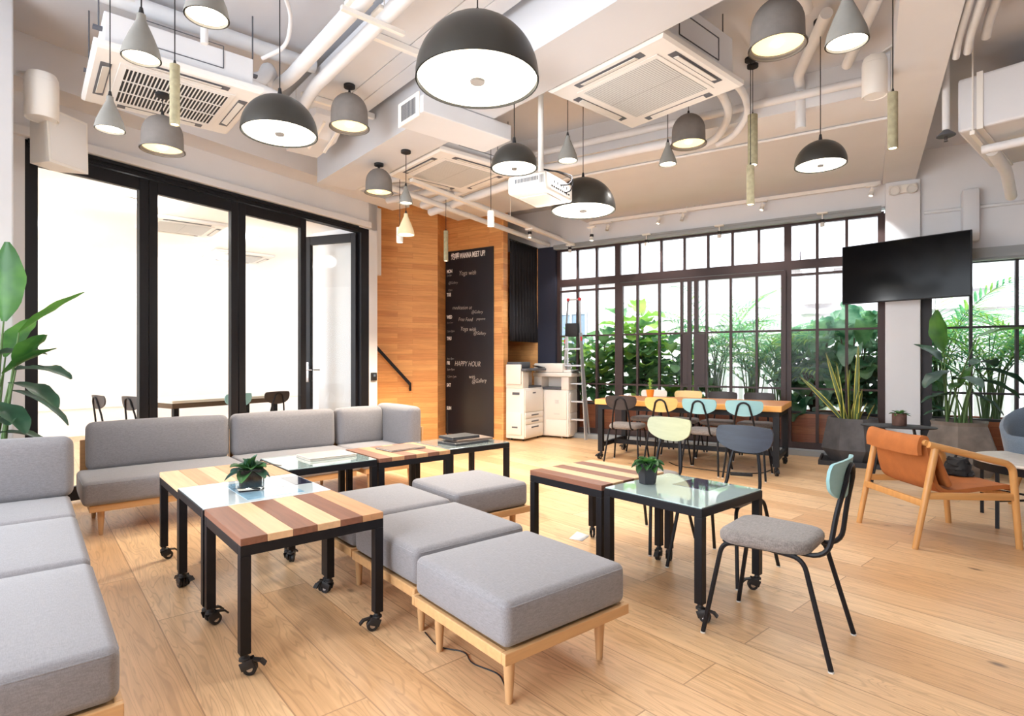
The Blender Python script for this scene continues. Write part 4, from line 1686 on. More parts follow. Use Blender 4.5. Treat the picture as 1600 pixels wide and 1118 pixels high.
def laptop(name, label, cat, x0, x1, y0, y1, z, h, mat, rz=0.0, parts=True):
    t = thing(name, label, cat, ((x0 + x1) / 2, (y0 + y1) / 2, z), R(rz))
    w, d = (x1 - x0) / 2, (y1 - y0) / 2
    mb = MB()
    mb.box(-w, w, -d, d, 0, h * .55, .002)
    mb.build('base', mat, t, smooth=False)
    mb = MB()
    mb.box(-w, w, -d, d, h * .62, h, .003)
    mb.build('lid', mat, t, smooth=False)
    mb = MB()
    mb.box(-w + .02, w - .02, d - .012, d - .002, h * .5, h * .68)
    mb.build('hinge', M['black'], t, smooth=False)
    return t


laptop('laptop', 'closed silver laptop lying on the glass table', 'laptop', 1.462, 1.80, 3.80, 4.05, lt, .020, M['laptop'], 1)
t = thing('folder', 'flat brown folder lying on the timber table', 'folder', (2.22, 3.91, lt), R(3))
mb = MB()
mb.box(-.155, .155, -.115, .115, 0, .005, .001)
mb.build('back_cover', M['folder'], t, smooth=False)
mb = MB()
mb.box(-.15, .153, -.113, .113, .0055, .009)
mb.build('page_block', M['paper'], t, smooth=False)
mb = MB()
mb.box(-.155, .155, -.115, .115, .0095, .013, .001)
mb.build('front_cover', M['folder'], t, smooth=False)
laptop('laptop', 'dark closed laptop at the bottom of the stack', 'laptop', 2.60, 2.95, 3.73, 3.97, lt, .018, M['laptopdark'], 4)
laptop('laptop', 'grey laptop in the middle of the stack', 'laptop', 2.67, 3.02, 3.76, 4.00, lt + .0182, .018, M['folder'], -3)
laptop('laptop', 'dark laptop on the very top of the stack', 'laptop', 2.63, 2.91, 3.80, 4.00, lt + .0364, .022, M['laptopdark'], 2)
t = thing('floor_stand', 'thin black stand before the foot of the blackboard', 'stand', (4.80, 7.06, 0), 0)
mb = MB()
mb.lathe([(0, 0), (.06, 0), (.06, .015), (.012, .03), (0, .03)], 20)
mb.build('foot', M['black'], t)
mb = MB()
mb.tube([(0, 0, .02), (0, 0, .46)], [.016, .009])
mb.build('pole', M['black'], t)
t = thing('paper_scrap', 'small white sheet of paper on the floor under the striped table', 'paper', (2.90, 2.66, 0), R(20))
mb = MB()
mb.face([(-.07, -.05, .0012), (.07, -.05, .0012), (.08, .05, .012), (-.06, .05, .0012)])
sh = mb.build('sheet', M['paper'], t)
md = sh.modifiers.new('thick', 'SOLIDIFY')
md.thickness = .001
t = tag(MB().tube(smooth_path([(1.36, 2.18, .003), (1.33, 2.03, .003), (1.40, 1.92, .003), (1.36, 1.84, .003), (1.40, 1.70, .003), (1.36, 1.62, .003)], 5, .05), .0028, 6).build('cord', M['black']),
        'thin black cord lying on the floor beside the ottoman with a free corner', 'cord')
fx, fy = RP(6.55, -1.05)
t = tag(MB().tube(smooth_path([(*RP(6.75, -2.0), .004), (*RP(6.55, -1.85), .004), (*RP(6.50, -1.5), .004), (*RP(6.45, -1.2), .004), (*RP(6.6, -.95), .004), (*RP(6.85, -.9), .004)], 6, .12), .006, 6).build('cable', M['black']),
        'black cable curling on the floor under the long table', 'cable')
t = thing('power_strip', 'flat black power strip on the floor under the long table', 'socket strip', (*RP(6.38, -1.12), 0), R(-60))
mb = MB()
mb.box(-.11, .11, -.022, .022, 0, .032, .004)
mb.build('strip_body', M['blackmatt'], t)
mb = MB()
for k in range(4):
    mb.box(-.09 + .048 * k, -.06 + .048 * k, -.014, .014, .032, .0335)
mb.build('socket_face', M['printergrey'], t, smooth=False)

# ================================================================ copiers
def copier_left():
    t = thing('copier', 'white copier with paper drawers, against the timber wall end', 'copier', (*RP(7.31, -4.355), 0), ROT)
    D, W = .59, .325          # along a (x) and depth towards -b (y+)
    mb = MB()
    mb.box(0, D, 0, W, .035, .80, .012)
    mb.build('body', M['printer'], t)
    for z0, z1 in ((.06, .245), (.252, .335), (.342, .43)):
        mb = MB()
        mb.box(.02, D - .02, -.014, -.0005, z0, z1, .004)
        d = mb.build('drawer', M['printer'], t)
        mb = MB()
        zc = z1 - .045
        mb.box(.20, .42, -.0185, -.0142, zc - .010, zc + .010, .002)
        mb.build('handle_slot', M['printergrey'], d)
    mb = MB()
    mb.box(.02, D - .02, -.014, -.0005, .44, .77, .005)
    d = mb.build('front_door', M['printer'], t)
    mb = MB()
    mb.box(.24, .33, -.0165, -.0142, .715, .735)
    mb.build('badge', M['printergrey'], d, smooth=False)
    mb = MB()
    mb.box(.0, .17, .02, W, .80, 1.06, .008)
    mb.box(.17, D, .20, W, .80, 1.06, .008)
    mb.build('upper_tower', M['printer'], t)
    mb = MB()
    mb.box(.175, D - .03, .01, .195, .802, .83, .004)
    mb.build('output_tray', M['printergrey'], t)
    mb = MB()
    mb.box(-.02, D + .03, -.05, W - .02, 1.062, 1.10, .01)
    mb.build('scanner_bed', M['printergrey'], t)
    mb = MB()
    mb.box(-.01, .30, .06, W - .02, 1.102, 1.20, .015)
    mb.build('document_feeder', M['printergrey'], t)
    mb = MB()
    mb.obox((.42, -.02, 1.125), (.2, .12, .014), Matrix.Rotation(R(14), 4, 'X'), .004)
    mb.build('control_panel', M['blackgloss'], t)
    mb = MB()
    mb.box(-.022, -.0005, .04, W - .02, .10, .43, .004)
    mb.build('side_drawer', M['printer'], t)
    mb = MB()
    mb.box(-.03, -.0005, .04, W - .02, .86, 1.16, .006)
    mb.build('side_unit', M['printer'], t)
    mb = MB()
    mb.box(-.026, -.0222, .10, .20, .20, .222)
    mb.box(-.012, -.0005, .08, .20, .70, .74)
    mb.build('side_grip', M['printergrey'], t, smooth=False)
    for lx in (.07, D - .07):
        for ly in (.06, W - .06):
            o = put('caster', CASTER, t)
            o.location = (lx, ly, -.0)
            o.scale = (.42, .42, .42)
    return t


def copier_right():
    t = thing('copier', 'wider white copier with a raised scanner lid, beside the street window', 'copier', (*RP(7.925, -3.915), 0), ROT)
    D, W = .31, .62           # depth along a, width towards -b (y+)
    mb = MB()
    mb.box(0, D, 0, W, .03, .76, .012)
    mb.build('body', M['printer'], t)
    mb = MB()
    mb.box(-.012, -.0005, .03, .39, .30, .74, .004)
    d = mb.build('front_door', M['printer'], t)
    mb = MB()
    mb.box(-.0145, -.0122, .17, .23, .545, .605)
    mb.box(-.0145, -.0122, .15, .25, .375, .388)
    mb.build('badge', M['whitegrey'], d, smooth=False)
    mb = MB()
    mb.box(-.012, -.0005, .03, .39, .05, .29, .004)
    mb.build('drawer', M['printer'], t)
    mb = MB()
    for z0, z1 in ((.06, .26), (.27, .40), (.41, .72)):
        mb.box(.03, D - .02, -.010, -.0005, z0, z1, .003)
    mb.build('side_panel', M['printer'], t)
    mb = MB()
    mb.box(.0, D, .0, .13, .76, .965, .008)
    mb.box(.0, D, .48, W, .76, .965, .008)
    mb.box(.24, D, .13, .48, .76, .965, .004)
    mb.build('upper_tower', M['printer'], t)
    mb = MB()
    mb.box(-.005, .238, .132, .478, .764, .80, .006)
    mb.build('output_tray', M['printergrey'], t)
    mb = MB()
    mb.box(-.04, D + .01, -.07, W, .967, 1.03, .012)
    mb.build('scanner_bed', M['printer'], t)
    mb = MB()
    mb.box(-.01, D, .10, W, 1.033, 1.175, .02)
    mb.box(.02, D - .02, -.03, .10, 1.033, 1.075, .01)
    mb.build('document_feeder', M['printer'], t)
    mb = MB()
    mb.obox((.12, -.11, 1.055), (.24, .13, .016), Matrix.Rotation(R(-18), 4, 'X'), .004)
    mb.build('control_panel', M['blackgloss'], t)
    for lx in (.06, D - .06):
        for ly in (.07, W - .07):
            o = put('caster', CASTER, t)
            o.location = (lx, ly, 0)
            o.scale = (.36, .36, .36)
    return t


copier_left()
copier_right()

# step ladder behind the copiers
ld = thing('stepladder', 'aluminium stepladder with red fittings behind the wider copier', 'ladder', (*RP(8.06, -3.655), 0), ROT)
# local +y runs towards -b; the two front stiles lean together at the top
H = 2.18
st_ = {}
for s, yb, yt in ((0, .0, .145), (1, .42, .345)):
    mb = MB()
    mb.bar((-.06, yb, 0), (-.02, yb + (yt - yb) * .75, 1.65), .05, .022)
    mb.bar((-.02, yb + (yt - yb) * .75, 1.65), (.02, yt, H), .022, .018)
    mb.build('stile', M['alu'], ld, smooth=False)
for z in (.30, .58, .86, 1.14, 1.40):
    mb = MB()
    f = z / H
    mb.box(-.075, .01, .0 + .145 * f, .42 - .075 * f, z - .012, z + .012, .003)
    mb.build('tread', M['alu'], ld, smooth=False)
mb = MB()
mb.tube([(.02, .145, H), (.02, .345, H)], .011)
mb.build('hand_loop', M['alu'], ld)
mb = MB()
for y in (.145, .345):
    mb.obox((.02, y, H), (.05, .04, .05), None, .012)
for y, z in ((.10, 1.56), (.37, 1.52), (.36, 1.05)):
    mb.obox((-.03, y, z), (.03, .03, .07), None, .008)
mb.build('end_cap', M['red'], ld)
mb = MB()
mb.box(-.10, -.02, .13, .34, 1.60, 1.80, .006)
mb.build('tool_tray', M['blackmatt'], ld)
for s, yb in ((0, .02), (1, .40)):
    mb = MB()
    mb.bar((.115, yb, 0), (.0, yb + (.1 if s == 0 else -.05), 1.62), .03, .02)
    mb.build('rear_leg', M['alu'], ld, smooth=False)

# ================================================================ screen on the column
tv = thing('television', 'large black flat screen on a bracket in front of the white column', 'tv', (7.604, 2.0, 1.905))
mb = MB()
mb.box(0, .035, -.628, .628, 0, .705, .005)
mb.build('casing', M['blackframe'], tv, smooth=False)
mb = MB()
mb.box(-.0025, .0, -.617, .617, .014, .694)
mb.build('display', M['screen'], tv, smooth=False)
mb = MB()
mb.box(.036, .075, -.30, .30, .12, .58, .01)
mb.build('rear_housing', M['blackmatt'], tv)
mb = MB()
mb.box(.076, .09, -.15, .15, .2, .5)
mb.bar((.09, .0, .35), (.235, .03, .35), .06, .08)
mb.build('wall_bracket', M['black'], tv, smooth=False)
# ================================================================ overhead services
# ---- lamps
def lamp_mesh(key):
    if key in LM:
        return LM[key]
    return None


LM = {}


def cord_and_rose(t, z0, ztop, rose=True):
    mb = MB()
    mb.tube([(0, 0, z0), (0, 0, ztop)], .0032, 6)
    mb.build('cord', M['blackmatt'], t)
    if rose:
        mb = MB()
        mb.lathe([(0, ztop), (.045, ztop), (.045, ztop - .022), (.012, ztop - .034), (0, ztop - .034)], 20)
        mb.build('ceiling_rose', M['blackmatt'], t)


def dome(label, x, y, z, D, ztop=CEIL, group=None):
    t = thing('pendant_lamp', label, 'lamp', (x, y, z), 0, group)
    r = D / 2
    mb = MB()
    n = 14
    prof = [(r * math.cos(R(90) * k / n), r * .98 * math.sin(R(90) * k / n) + .012) for k in range(n + 1)]
    prof = [(r, 0)] + prof[:-1] + [(.012, r * .98 + .012)]
    inner = [(max(.008, a - .006), b - (.005 if i > 1 else 0)) for i, (a, b) in enumerate(prof)]
    mb.lathe(prof + list(reversed(inner)), 48)
    mb.build('shade', M['darkdome'], t)
    mb = MB()
    mb.lathe([(0, .004), (r * .93, .004), (r - .008, .016), (r - .008, .022), (0, .022)], 48)
    mb.build('diffuser', M['domelight'], t)
    mb = MB()
    mb.lathe([(0, -.005), (r * .115, -.005), (r * .125, .0035), (0, .0035)], 24)
    mb.build('finial', M['nickel'], t)
    mb = MB()
    mb.lathe([(0, r + .055), (.008, r + .055), (.014, r + .01), (.0, r + .008)], 14)
    mb.build('cord_grip', M['blackmatt'], t)
    cord_and_rose(t, r + .05, ztop - z)
    return t


def bell(label, x, y, z, D, ztop=CEIL, group=None):
    t = thing('pendant_lamp', label, 'lamp', (x, y, z), 0, group)
    r = D / 2
    H = D * .92
    mb = MB()
    prof = [(r * 1.06, 0), (r * 1.06, .008), (r * .98, .014), (r * .96, H * .45)]
    for k in range(1, 9):
        a = R(90) * k / 8
        prof.append((max(.014, r * .96 * math.cos(a)), H * .45 + H * .55 * math.sin(a)))
    inner = [(max(.008, a - .008), b - (.006 if i > 3 else 0)) for i, (a, b) in enumerate(prof)]
    mb.lathe(prof + list(reversed(inner)), 40)
    mb.build('shade', M['concrete'], t)
    mb = MB()
    mb.lathe([(0, H * .09), (r * .93, H * .09), (r * .93, H * .12), (0, H * .12)], 36)
    mb.build('reflector', M['belllight'], t)
    mb = MB()
    mb.lathe([(0, H * .035), (.022, H * .045), (.030, H * .07), (.024, H * .088), (0, H * .089)], 16)
    mb.build('bulb', M['bulb'], t)
    mb = MB()
    mb.lathe([(0, H + .03), (.008, H + .03), (.013, H - .004), (0, H - .006)], 14)
    mb.build('cord_grip', M['blackmatt'], t)
    cord_and_rose(t, H + .02, ztop - z)
    return t


def cone(label, x, y, z, D, ztop=CEIL, mat='concrete_p', group=None):
    t = thing('pendant_lamp', label, 'lamp', (x, y, z), 0, group)
    r = D / 2
    H = D * 1.25
    mb = MB()
    prof = [(r, 0), (r, .006), (r * .88, H * .25), (r * .62, H * .52), (r * .36, H * .76), (r * .24, H * .88), (r * .22, H)]
    inner = [(max(.006, a - .006), b) for a, b in prof]
    mb.lathe(prof + list(reversed(inner)), 36)
    mb.build('shade', M[mat], t)
    mb = MB()
    mb.lathe([(0, .010), (r - .0075, .010), (r - .0085, .016), (0, .016)], 36)
    mb.build('diffuser', M['conelight'], t)
    mb = MB()
    mb.lathe([(0, H + .03), (.006, H + .03), (.012, H), (0, H - .01)], 14)
    mb.build('cord_grip', M['blackmatt'], t)
    cord_and_rose(t, H + .02, ztop - z)
    return t


def stick(label, x, y, z, H=.33, D=.056, ztop=CEIL, group=None):
    t = thing('pendant_lamp', label, 'lamp', (x, y, z), 0, group)
    r = D / 2
    mb = MB()
    prof = [(r - .005, .0), (r, .0), (r, H), (.006, H)]
    mb.lathe([(r - .005, .02)] + prof, 24)
    mb.build('shade', M['concrete_y'], t)
    mb = MB()
    mb.lathe([(0, .004), (r - .006, .004), (r - .006, .012), (0, .012)], 20)
    mb.build('diffuser', M['spotlight'], t)
    mb = MB()
    mb.lathe([(0, H + .025), (.005, H + .025), (.010, H - .001), (0, H - .002)], 12)
    mb.build('cord_grip', M['blackmatt'], t)
    cord_and_rose(t, H + .02, ztop - z)
    return t


dome('largest dark dome pendant, hanging nearest above the ottomans', 1.578, 2.078, 2.50, .565)
dome('dark dome pendant hanging over the pale timber table, below the white pipes', 1.095, 3.291, 2.50, .41)
dome('dark dome pendant hanging beside the white projector pole', 2.48, 2.86, 2.50, .31, 3.15)
dome('broad dark dome pendant hanging just beyond the white projector', 3.633, 3.288, 2.50, .55)
dome('dark dome pendant hanging in front of the street window, by the white column', 4.40, 1.665, 2.64, .345)
bell('grey concrete bell pendant under the air conditioner with the black slotted grille', .7325, 4.61, 2.69, .267, 3.09)
bell('grey concrete bell pendant mounted close below the flat white duct', 1.992, 4.333, 3.10, .30, 3.447)
bell('grey concrete bell pendant beyond the ceiling cassette over the glass table', 4.53, 2.83, 3.16, .30)
bell('large grey concrete bell pendant near the picture top, beside the pale cone', 3.25, 1.46, 3.0, .295)
bell('grey concrete bell pendant half hidden by the white main beam', 2.634, 5.065, 2.86, .262, 3.15)
cone('pale concrete cone pendant before the black slotted grille', .375, 2.849, 2.50, .150)
cone('pale concrete cone pendant cut by the picture top, beside the white wrapped pipes', .516, 2.349, 2.50, .155)
cone('concrete cone pendant above the folding doors, by the white loudspeaker', .359, 3.842, 2.50, .148)
cone('concrete cone pendant hanging behind the projector pole', 3.089, 2.95, 2.715, .150)
cone('concrete cone pendant under the far bell pendant, before the window soffit', 4.06, 2.73, 2.85, .145, 3.70)
cone('pale cone pendant cut by the picture top, near the white column beam', 2.518, .853, 2.50, .16)
cone('concrete cone pendant above the orange timber wall, hanging higher of two', 2.66, 4.59, 2.665, .125, 3.15)
cone('warm white cone pendant before the orange timber wall, hanging lower of two', 2.95, 5.09, 2.50, .175, 3.70, 'creamplain')
stick('concrete stick pendant before the black slotted grille', .618, 3.529, 2.50, .325, .05)
stick('concrete stick pendant above the mint-backed chairs, higher of the overlapping pair', 4.63, 2.286, 2.857, .42, .078)
stick('concrete stick pendant hanging before the white column beam', 3.976, 1.094, 2.50, .336, .054)
stick('slim concrete stick pendant before the top of the blackboard', 3.92, 5.80, 2.44, .37, .055)
stick('concrete stick pendant above the mint-backed chairs, lower of the overlapping pair', 4.52, 2.25, 2.50, .32, .06)


def can(label, x, y, z, ztop, H=.15, r=.036):
    t = thing('pendant_spotlight', label, 'lamp', (x, y, z))
    mb = MB()
    mb.lathe([(r - .006, 0), (r, 0), (r, H * .62), (r - .003, H * .63), (r - .003, H * .65), (r, H * .66), (r, H), (0, H)], 26)
    mb.build('housing', M['whiteplastic'], t)
    mb = MB()
    mb.lathe([(0, .006), (r - .006, .006), (r - .006, .014), (0, .014)], 20)
    mb.build('lens', M['spotlight'], t)
    cord_and_rose(t, H, ztop - z, False)
    return t


can('white cylinder spotlight hanging above the blackboard', 3.36, 4.215, 2.495, 3.70, .145, .033)
can('white cylinder spotlight hanging behind the warm white cone pendant', 3.06, 5.41, 2.49, 3.70, .16, .035)


def track_spot(label, a, b, z, mount_z, aim=(0, 0, -1), lit=True, white=False):
    x, y = RP(a, b)
    t = thing('track_spotlight', label, 'lamp', (x, y, z), ROT)
    d = Vector(aim).normalized()
    q = d.to_track_quat('-Z', 'Y').to_matrix().to_4x4()
    mb = MB()
    mb.lathe([(.020, -.055), (.026, -.055), (.026, -.012), (.022, -.010), (.022, .0)], 20)
    bmesh.ops.transform(mb.bm, matrix=q, verts=mb.bm.verts)
    mb.build('front_ring', M['whitegrey'], t)
    mb = MB()
    mb.lathe([(.025, -.008), (.027, -.006), (.027, .03), (.0, .035)], 20)
    bmesh.ops.transform(mb.bm, matrix=q, verts=mb.bm.verts)
    mb.build('housing', M['whiteplastic'] if white else M['blackmatt'], t)
    mb = MB()
    mb.lathe([(0, -.050), (.020, -.050), (.020, -.046), (0, -.046)], 16)
    bmesh.ops.transform(mb.bm, matrix=q, verts=mb.bm.verts)
    mb.build('lens', M['spotlight'] if lit else M['whitegrey'], t)
    mb = MB()
    mb.tube([(0, 0, .02), (0, 0, mount_z - z)], .007)
    mb.box(-.03, .03, -.06, .06, mount_z - z - .02, mount_z - z, .004)
    mb.build('mount', M['whiteplastic'], t)
    return t


AIM = (-.5, 0, -.85)
for b, where, lit in ((-3.33, 'end farthest from the white column', False), (-2.54, 'beside the round white clamps', True), (-2.20, 'unlit one after the round white clamps', False),
                      (-1.156, 'beside the lower stick pendant', True), (.06, 'next to the white column', True)):
    track_spot('small spotlight on the track before the window, ' + where, 8.08, b, 3.25, 3.33, (-.3, .2, -.9), lit, True)
for b, where in ((-2.735, 'above the fixed pane nearest the copiers'), (-1.707, 'above the sliding doors'), (-.464, 'above the bay nearest the column')):
    track_spot('small dark spotlight under the grey window head, ' + where, 8.10, b, 2.96, 3.08, (0, 0, -1), False)
for a, where, lit in ((6.75, 'in the middle of the rail', True), (8.0, 'at its window end', False)):
    track_spot('spotlight on the white rail over the copiers, ' + where, a, -3.93, 2.965, 3.04, (0, 0, -1), lit)
track_spot('small dark spotlight beyond the broad dome pendant', 7.3, -3.25, 2.95, 3.09, (-.2, 0, -1), False)


def pipe(name, label, cat, pts, r, mat='pipe', rad=.12, clamps=()):
    t = thing(name, label, cat, pts[0])
    p0 = Vector(pts[0])
    mb = MB()
    mb.tube([p - p0 for p in smooth_path(pts, 7, rad)], r, 14)
    mb.build('pipe_run', M[mat], t)
    for c, zt in clamps:
        c = Vector(c) - p0
        mb = MB()
        mb.obox((c.x, c.y, c.z), (r * 2.6, r * 2.6, .025), None, .004)
        mb.tube([(c.x, c.y, c.z + r), (c.x, c.y, zt - p0.z)], .004, 6)
        mb.build('hanger', M['whiteplastic'], t)
    return t


# wrapped refrigerant pipes from the near cassette
pipe('ceiling_pipe', 'white wrapped pipe curving from the near cassette, outer of the pair', 'pipe',
     [(1.20, 4.48, 3.28), (1.38, 4.50, 3.36), (1.43, 4.56, 3.50), (1.53, 4.72, 3.42), (1.55, 4.45, 3.40), (1.53, 2.2, 3.38), (1.53, -1.5, 3.38)], .050, rad=.14,
     clamps=(((1.53, 3.2, 3.38), CEIL), ((1.53, 1.6, 3.38), CEIL)))
pipe('ceiling_pipe', 'white wrapped pipe curving from the near cassette, inner of the pair', 'pipe',
     [(1.20, 4.30, 3.19), (1.42, 4.34, 3.18), (1.71, 4.70, 3.24), (1.72, 4.40, 3.36), (1.70, 2.0, 3.38), (1.70, -1.5, 3.38)], .047, rad=.16,
     clamps=(((1.70, 3.2, 3.38), CEIL), ((1.70, 1.6, 3.38), CEIL)))
pipe('ceiling_pipe', 'white pipe crossing under the ceiling above the black slotted grille', 'pipe', [(-.8, 4.52, 3.60), (1.0, 4.52, 3.60), (1.78, 4.52, 3.60)], .055)
pipe('ceiling_pipe', 'white pipe bending down into the near cassette', 'pipe', [(-.2, 3.75, 3.66), (.25, 3.80, 3.62), (.42, 3.95, 3.55), (.45, 4.05, 3.36)], .05, rad=.14)
pipe('ceiling_drop_pipe', 'white drop pipe with a small round dial above the near cassette', 'pipe', [(.86, 3.98, 3.66), (.86, 3.98, 3.22)], .022)
pipe('ceiling_pipe', 'thin white hose looping beside the wrapped pipes', 'hose', [(.62, 2.9, 3.66), (1.0, 3.3, 3.62), (1.38, 3.9, 3.56), (1.42, 4.12, 3.46), (1.30, 4.28, 3.40)], .014, rad=.3)
pipe('ceiling_pipe', 'white pipe elbow joining the wrapped pipes from the ceiling', 'pipe', [(1.30, 2.55, 3.69), (1.30, 2.75, 3.52), (1.40, 2.95, 3.45), (1.53, 3.05, 3.44)], .045, rad=.12)
mbx = lambda: MB()
tb = tag(mbx().box(1.42, 1.84, 3.185, 3.215, 3.295, 3.322).build('ceiling_bracket', M['whiteplastic'], smooth=False), 'white steel bracket under the wrapped pipes, beyond the nearest dome pendant', 'bracket')
tb = tag(mbx().box(1.42, 1.84, 1.585, 1.615, 3.295, 3.322).build('ceiling_bracket', M['whiteplastic'], smooth=False), 'white steel bracket under the wrapped pipes, nearest the picture top', 'bracket')

# flat duct beside the main beam
du = thing('flat_duct', 'flat white duct of jointed panels running beside the main beam', 'duct', (2.05, 1.5, 3.45))
for y0, y1 in ((-.85, .30), (.31, 2.02), (2.03, 3.52), (3.53, 4.15)):
    for x0, x1 in ((-.24, .015), (.022, .155), (.160, .285)):
        mb = MB()
        mb.box(x0, x1, y0, y1, 0, .16, .003)
        mb.build('duct_panel', M['duct'], du, smooth=False)
for y, nm in ((.305, 'near the nearest dome pendant'), (2.025, 'above the bell pendant'), (3.20, 'beyond the second dome pendant')):
    t = tag(MB().box(1.74, 2.395, 1.5 + y - .02, 1.5 + y + .02, 3.40, 3.447, .003).build('ceiling_bracket', M['whiteplastic'], smooth=False), 'white cross bracket under the flat duct, ' + nm, 'bracket')
t = thing('duct_end', 'white slanted duct end with black brackets at the far end of the flat duct', 'duct', (2.06, 5.15, 3.28))
mb = MB()
mb.rings([[(-.17, .35, -.06), (.13, .35, -.06), (.13, .35, .10), (-.17, .35, .10)], [(-.17, -.05, -.02), (.15, -.05, -.02), (.15, -.05, .20), (-.17, -.05, .20)], [(-.12, -.25, .12), (.16, -.25, .12), (.16, -.25, .33), (-.12, -.25, .33)]])
mb.build('duct_body', M['duct'], t, smooth=False)
mb = MB()
mb.bar((-.05, -.27, .05), (-.05, .1, -.08), .02, .02)
mb.bar((.1, -.27, .05), (.1, .1, -.08), .02, .02)
mb.build('brace', M['whiteplastic'], t, smooth=False)

# outlet box hung under the main beam
t = thing('vent_box', 'white air outlet box with a small grille under the main beam', 'vent', (2.18, 3.52, 3.02))
mb = MB()
mb.box(0, .84, 0, .36, 0, .125, .006)
mb.build('box_body', M['duct'], t, smooth=False)
mb = MB()
mb.box(-.012, -.0005, .04, .34, -.02, .16, .003)
g = mb.build('grille_frame', M['whiteplastic'], t, smooth=False)
mb = MB()
for k in range(12):
    mb.box(-.0145, -.0122, .085 + .0175 * k, .095 + .0175 * k, .01, .13)
mb.build('grille_slot', M['printergrey'], g, smooth=False)


# ---- ceiling cassettes
def cassette(label, x0, y0, z, slot=False, S=.96, body=.86, ztop=.34):
    t = thing('air_conditioner', label, 'air conditioner', (x0 + S / 2, y0 + S / 2, z), 0)
    h = S / 2
    mb = MB()
    mb.rings([[(-h + .02, -h + .02, 0), (h - .02, -h + .02, 0), (h - .02, h - .02, 0), (-h + .02, h - .02, 0)],
              [(-h, -h, .014), (h, -h, .014), (h, h, .014), (-h, h, .014)], [(-h, -h, .045), (h, -h, .045), (h, h, .045), (-h, h, .045)]])
    mb.build('face_panel', M['acface'], t, smooth=False)
    k = body / 2
    mb = MB()
    mb.box(-k, k, -k, k, .046, ztop, .006)
    mb.build('casing', M['duct'], t, smooth=False)
    mb = MB()
    for sx in (-1, 1):
        mb.bar((sx * k * .55, -k - .003, .12), (sx * k * .55, -k - .003, .27), .006, .004)
    mb.bar((-k * .55, -k - .003, .12), (k * .55, -k - .003, .12), .006, .004)
    mb.bar((-k * .55, -k - .003, .27), (k * .55, -k - .003, .27), .006, .004)
    mb.build('casing_seam', M['printergrey'], t, smooth=False)
    # raised rim of the return grille
    gi = .305
    mb = MB()
    mb.box(-gi - .035, gi + .035, -gi - .035, gi + .035, -.006, -.0005, .003)
    mb.build('grille_rim', M['acface'], t, smooth=False)
    mb = MB()
    if slot:
        mb.box(-gi, gi, -gi, gi, -.008, -.0065)
        g = mb.build('return_grille', M['blackmatt'], t, smooth=False)
        mb = MB()
        n = 27
        for i in range(n + 1):
            x = -gi + 2 * gi * i / n
            mb.box(x - .0038, x + .0038, -gi, gi, -.0125, -.0085)
        for i in range(4):
            y = -gi + 2 * gi * i / 3
            mb.box(-gi, gi, y - .006, y + .006, -.0135, -.0082)
        mb.build('grille_bar', M['acface'], g, smooth=False)
    else:
        mb.box(-gi, gi, -gi, gi, -.0085, -.0065)
        mb.build('return_grille', M['grille'], t, smooth=False)
    for q in range(4):
        rt_ = Matrix.Rotation(R(90 * q), 4, 'Z')
        mb = MB()
        mb.box(-.28, .28, -.435, -.375, -.0035, -.0004, .001, 1, rt_)
        v = mb.build('louvre_slot', M['printergrey'], t, smooth=False)
        mb = MB()
        mb.obox((0, -.402, -.006), (.46, .040, .005), Matrix.Rotation(R(12), 4, 'X'), .001)
        bmesh.ops.transform(mb.bm, matrix=rt_, verts=mb.bm.verts)
        mb.build('louvre_blade', M['whitegrey'], v, smooth=False)
    mb = MB()
    for sx in (-1, 1):
        for sy in (-1, 1):
            mb.tube([(sx * (k + .02), sy * k * .8, .18), (sx * (k + .02), sy * k * .8, CEIL - z)], .005, 6)
            mb.box(sx * (k + .02) - .03, sx * (k + .02) + .03, sy * k * .8 - .02, sy * k * .8 + .02, .165, .18)
    mb.build('hanger', M['printergrey'], t, smooth=False)
    return t


cassette('ceiling cassette with a black slotted grille above the folding doors', .31, 4.175, 3.10, True, .97, .86, .25)
cassette('ceiling cassette with a fine grey grille over the glass table with the black pot', 2.855, 1.95, 3.14, False, .97)
cassette('ceiling cassette with a fine grey grille before the orange timber wall', 2.87, 4.345, 3.14, False, .97)
cassette('ceiling cassette inside the meeting room, seen through the second glass door', 1.15, 8.35, 3.03, False, .95, .5, .048)
cassette('ceiling cassette deep in the meeting room, close to its white far wall', 2.4, 10.3, 3.03, False, .95, .5, .048)

pipe('ceiling_pipe', 'white pipe curving from the middle cassette to the window soffit', 'pipe', [(3.75, 2.35, 3.40), (4.35, 2.40, 3.42), (4.75, 2.55, 3.40), (4.95, 2.78, 3.32), (4.98, 2.95, 3.30)], .035, rad=.3)
pipe('ceiling_pipe', 'second white pipe curving from the middle cassette beside the first', 'pipe', [(3.75, 2.22, 3.40), (4.42, 2.26, 3.42), (4.84, 2.42, 3.40), (5.03, 2.66, 3.32), (5.06, 2.85, 3.30)], .03, rad=.3)
pipe('ceiling_pipe', 'long white pipe along the front of the window soffit, upper', 'pipe', [(*RP(5.44, -5.3), 3.50), (*RP(5.44, .1), 3.50)], .035)
pipe('ceiling_pipe', 'long white pipe along the front of the window soffit, lower', 'pipe', [(*RP(5.42, -5.3), 3.31), (*RP(5.42, -1.55), 3.31)], .045)
pipe('ceiling_pipe', 'thin white conduit under the window soffit', 'conduit', [(*RP(6.05, -4.0), 3.38), (*RP(6.05, .16), 3.38)], .014)
pipe('ceiling_pipe', 'white drop pipe turning down in front of the window soffit', 'pipe', [(4.2, 1.55, 3.62), (4.95, 2.05, 3.62), (5.12, 2.10, 3.60), (5.12, 2.10, 3.24)], .042, rad=.10)
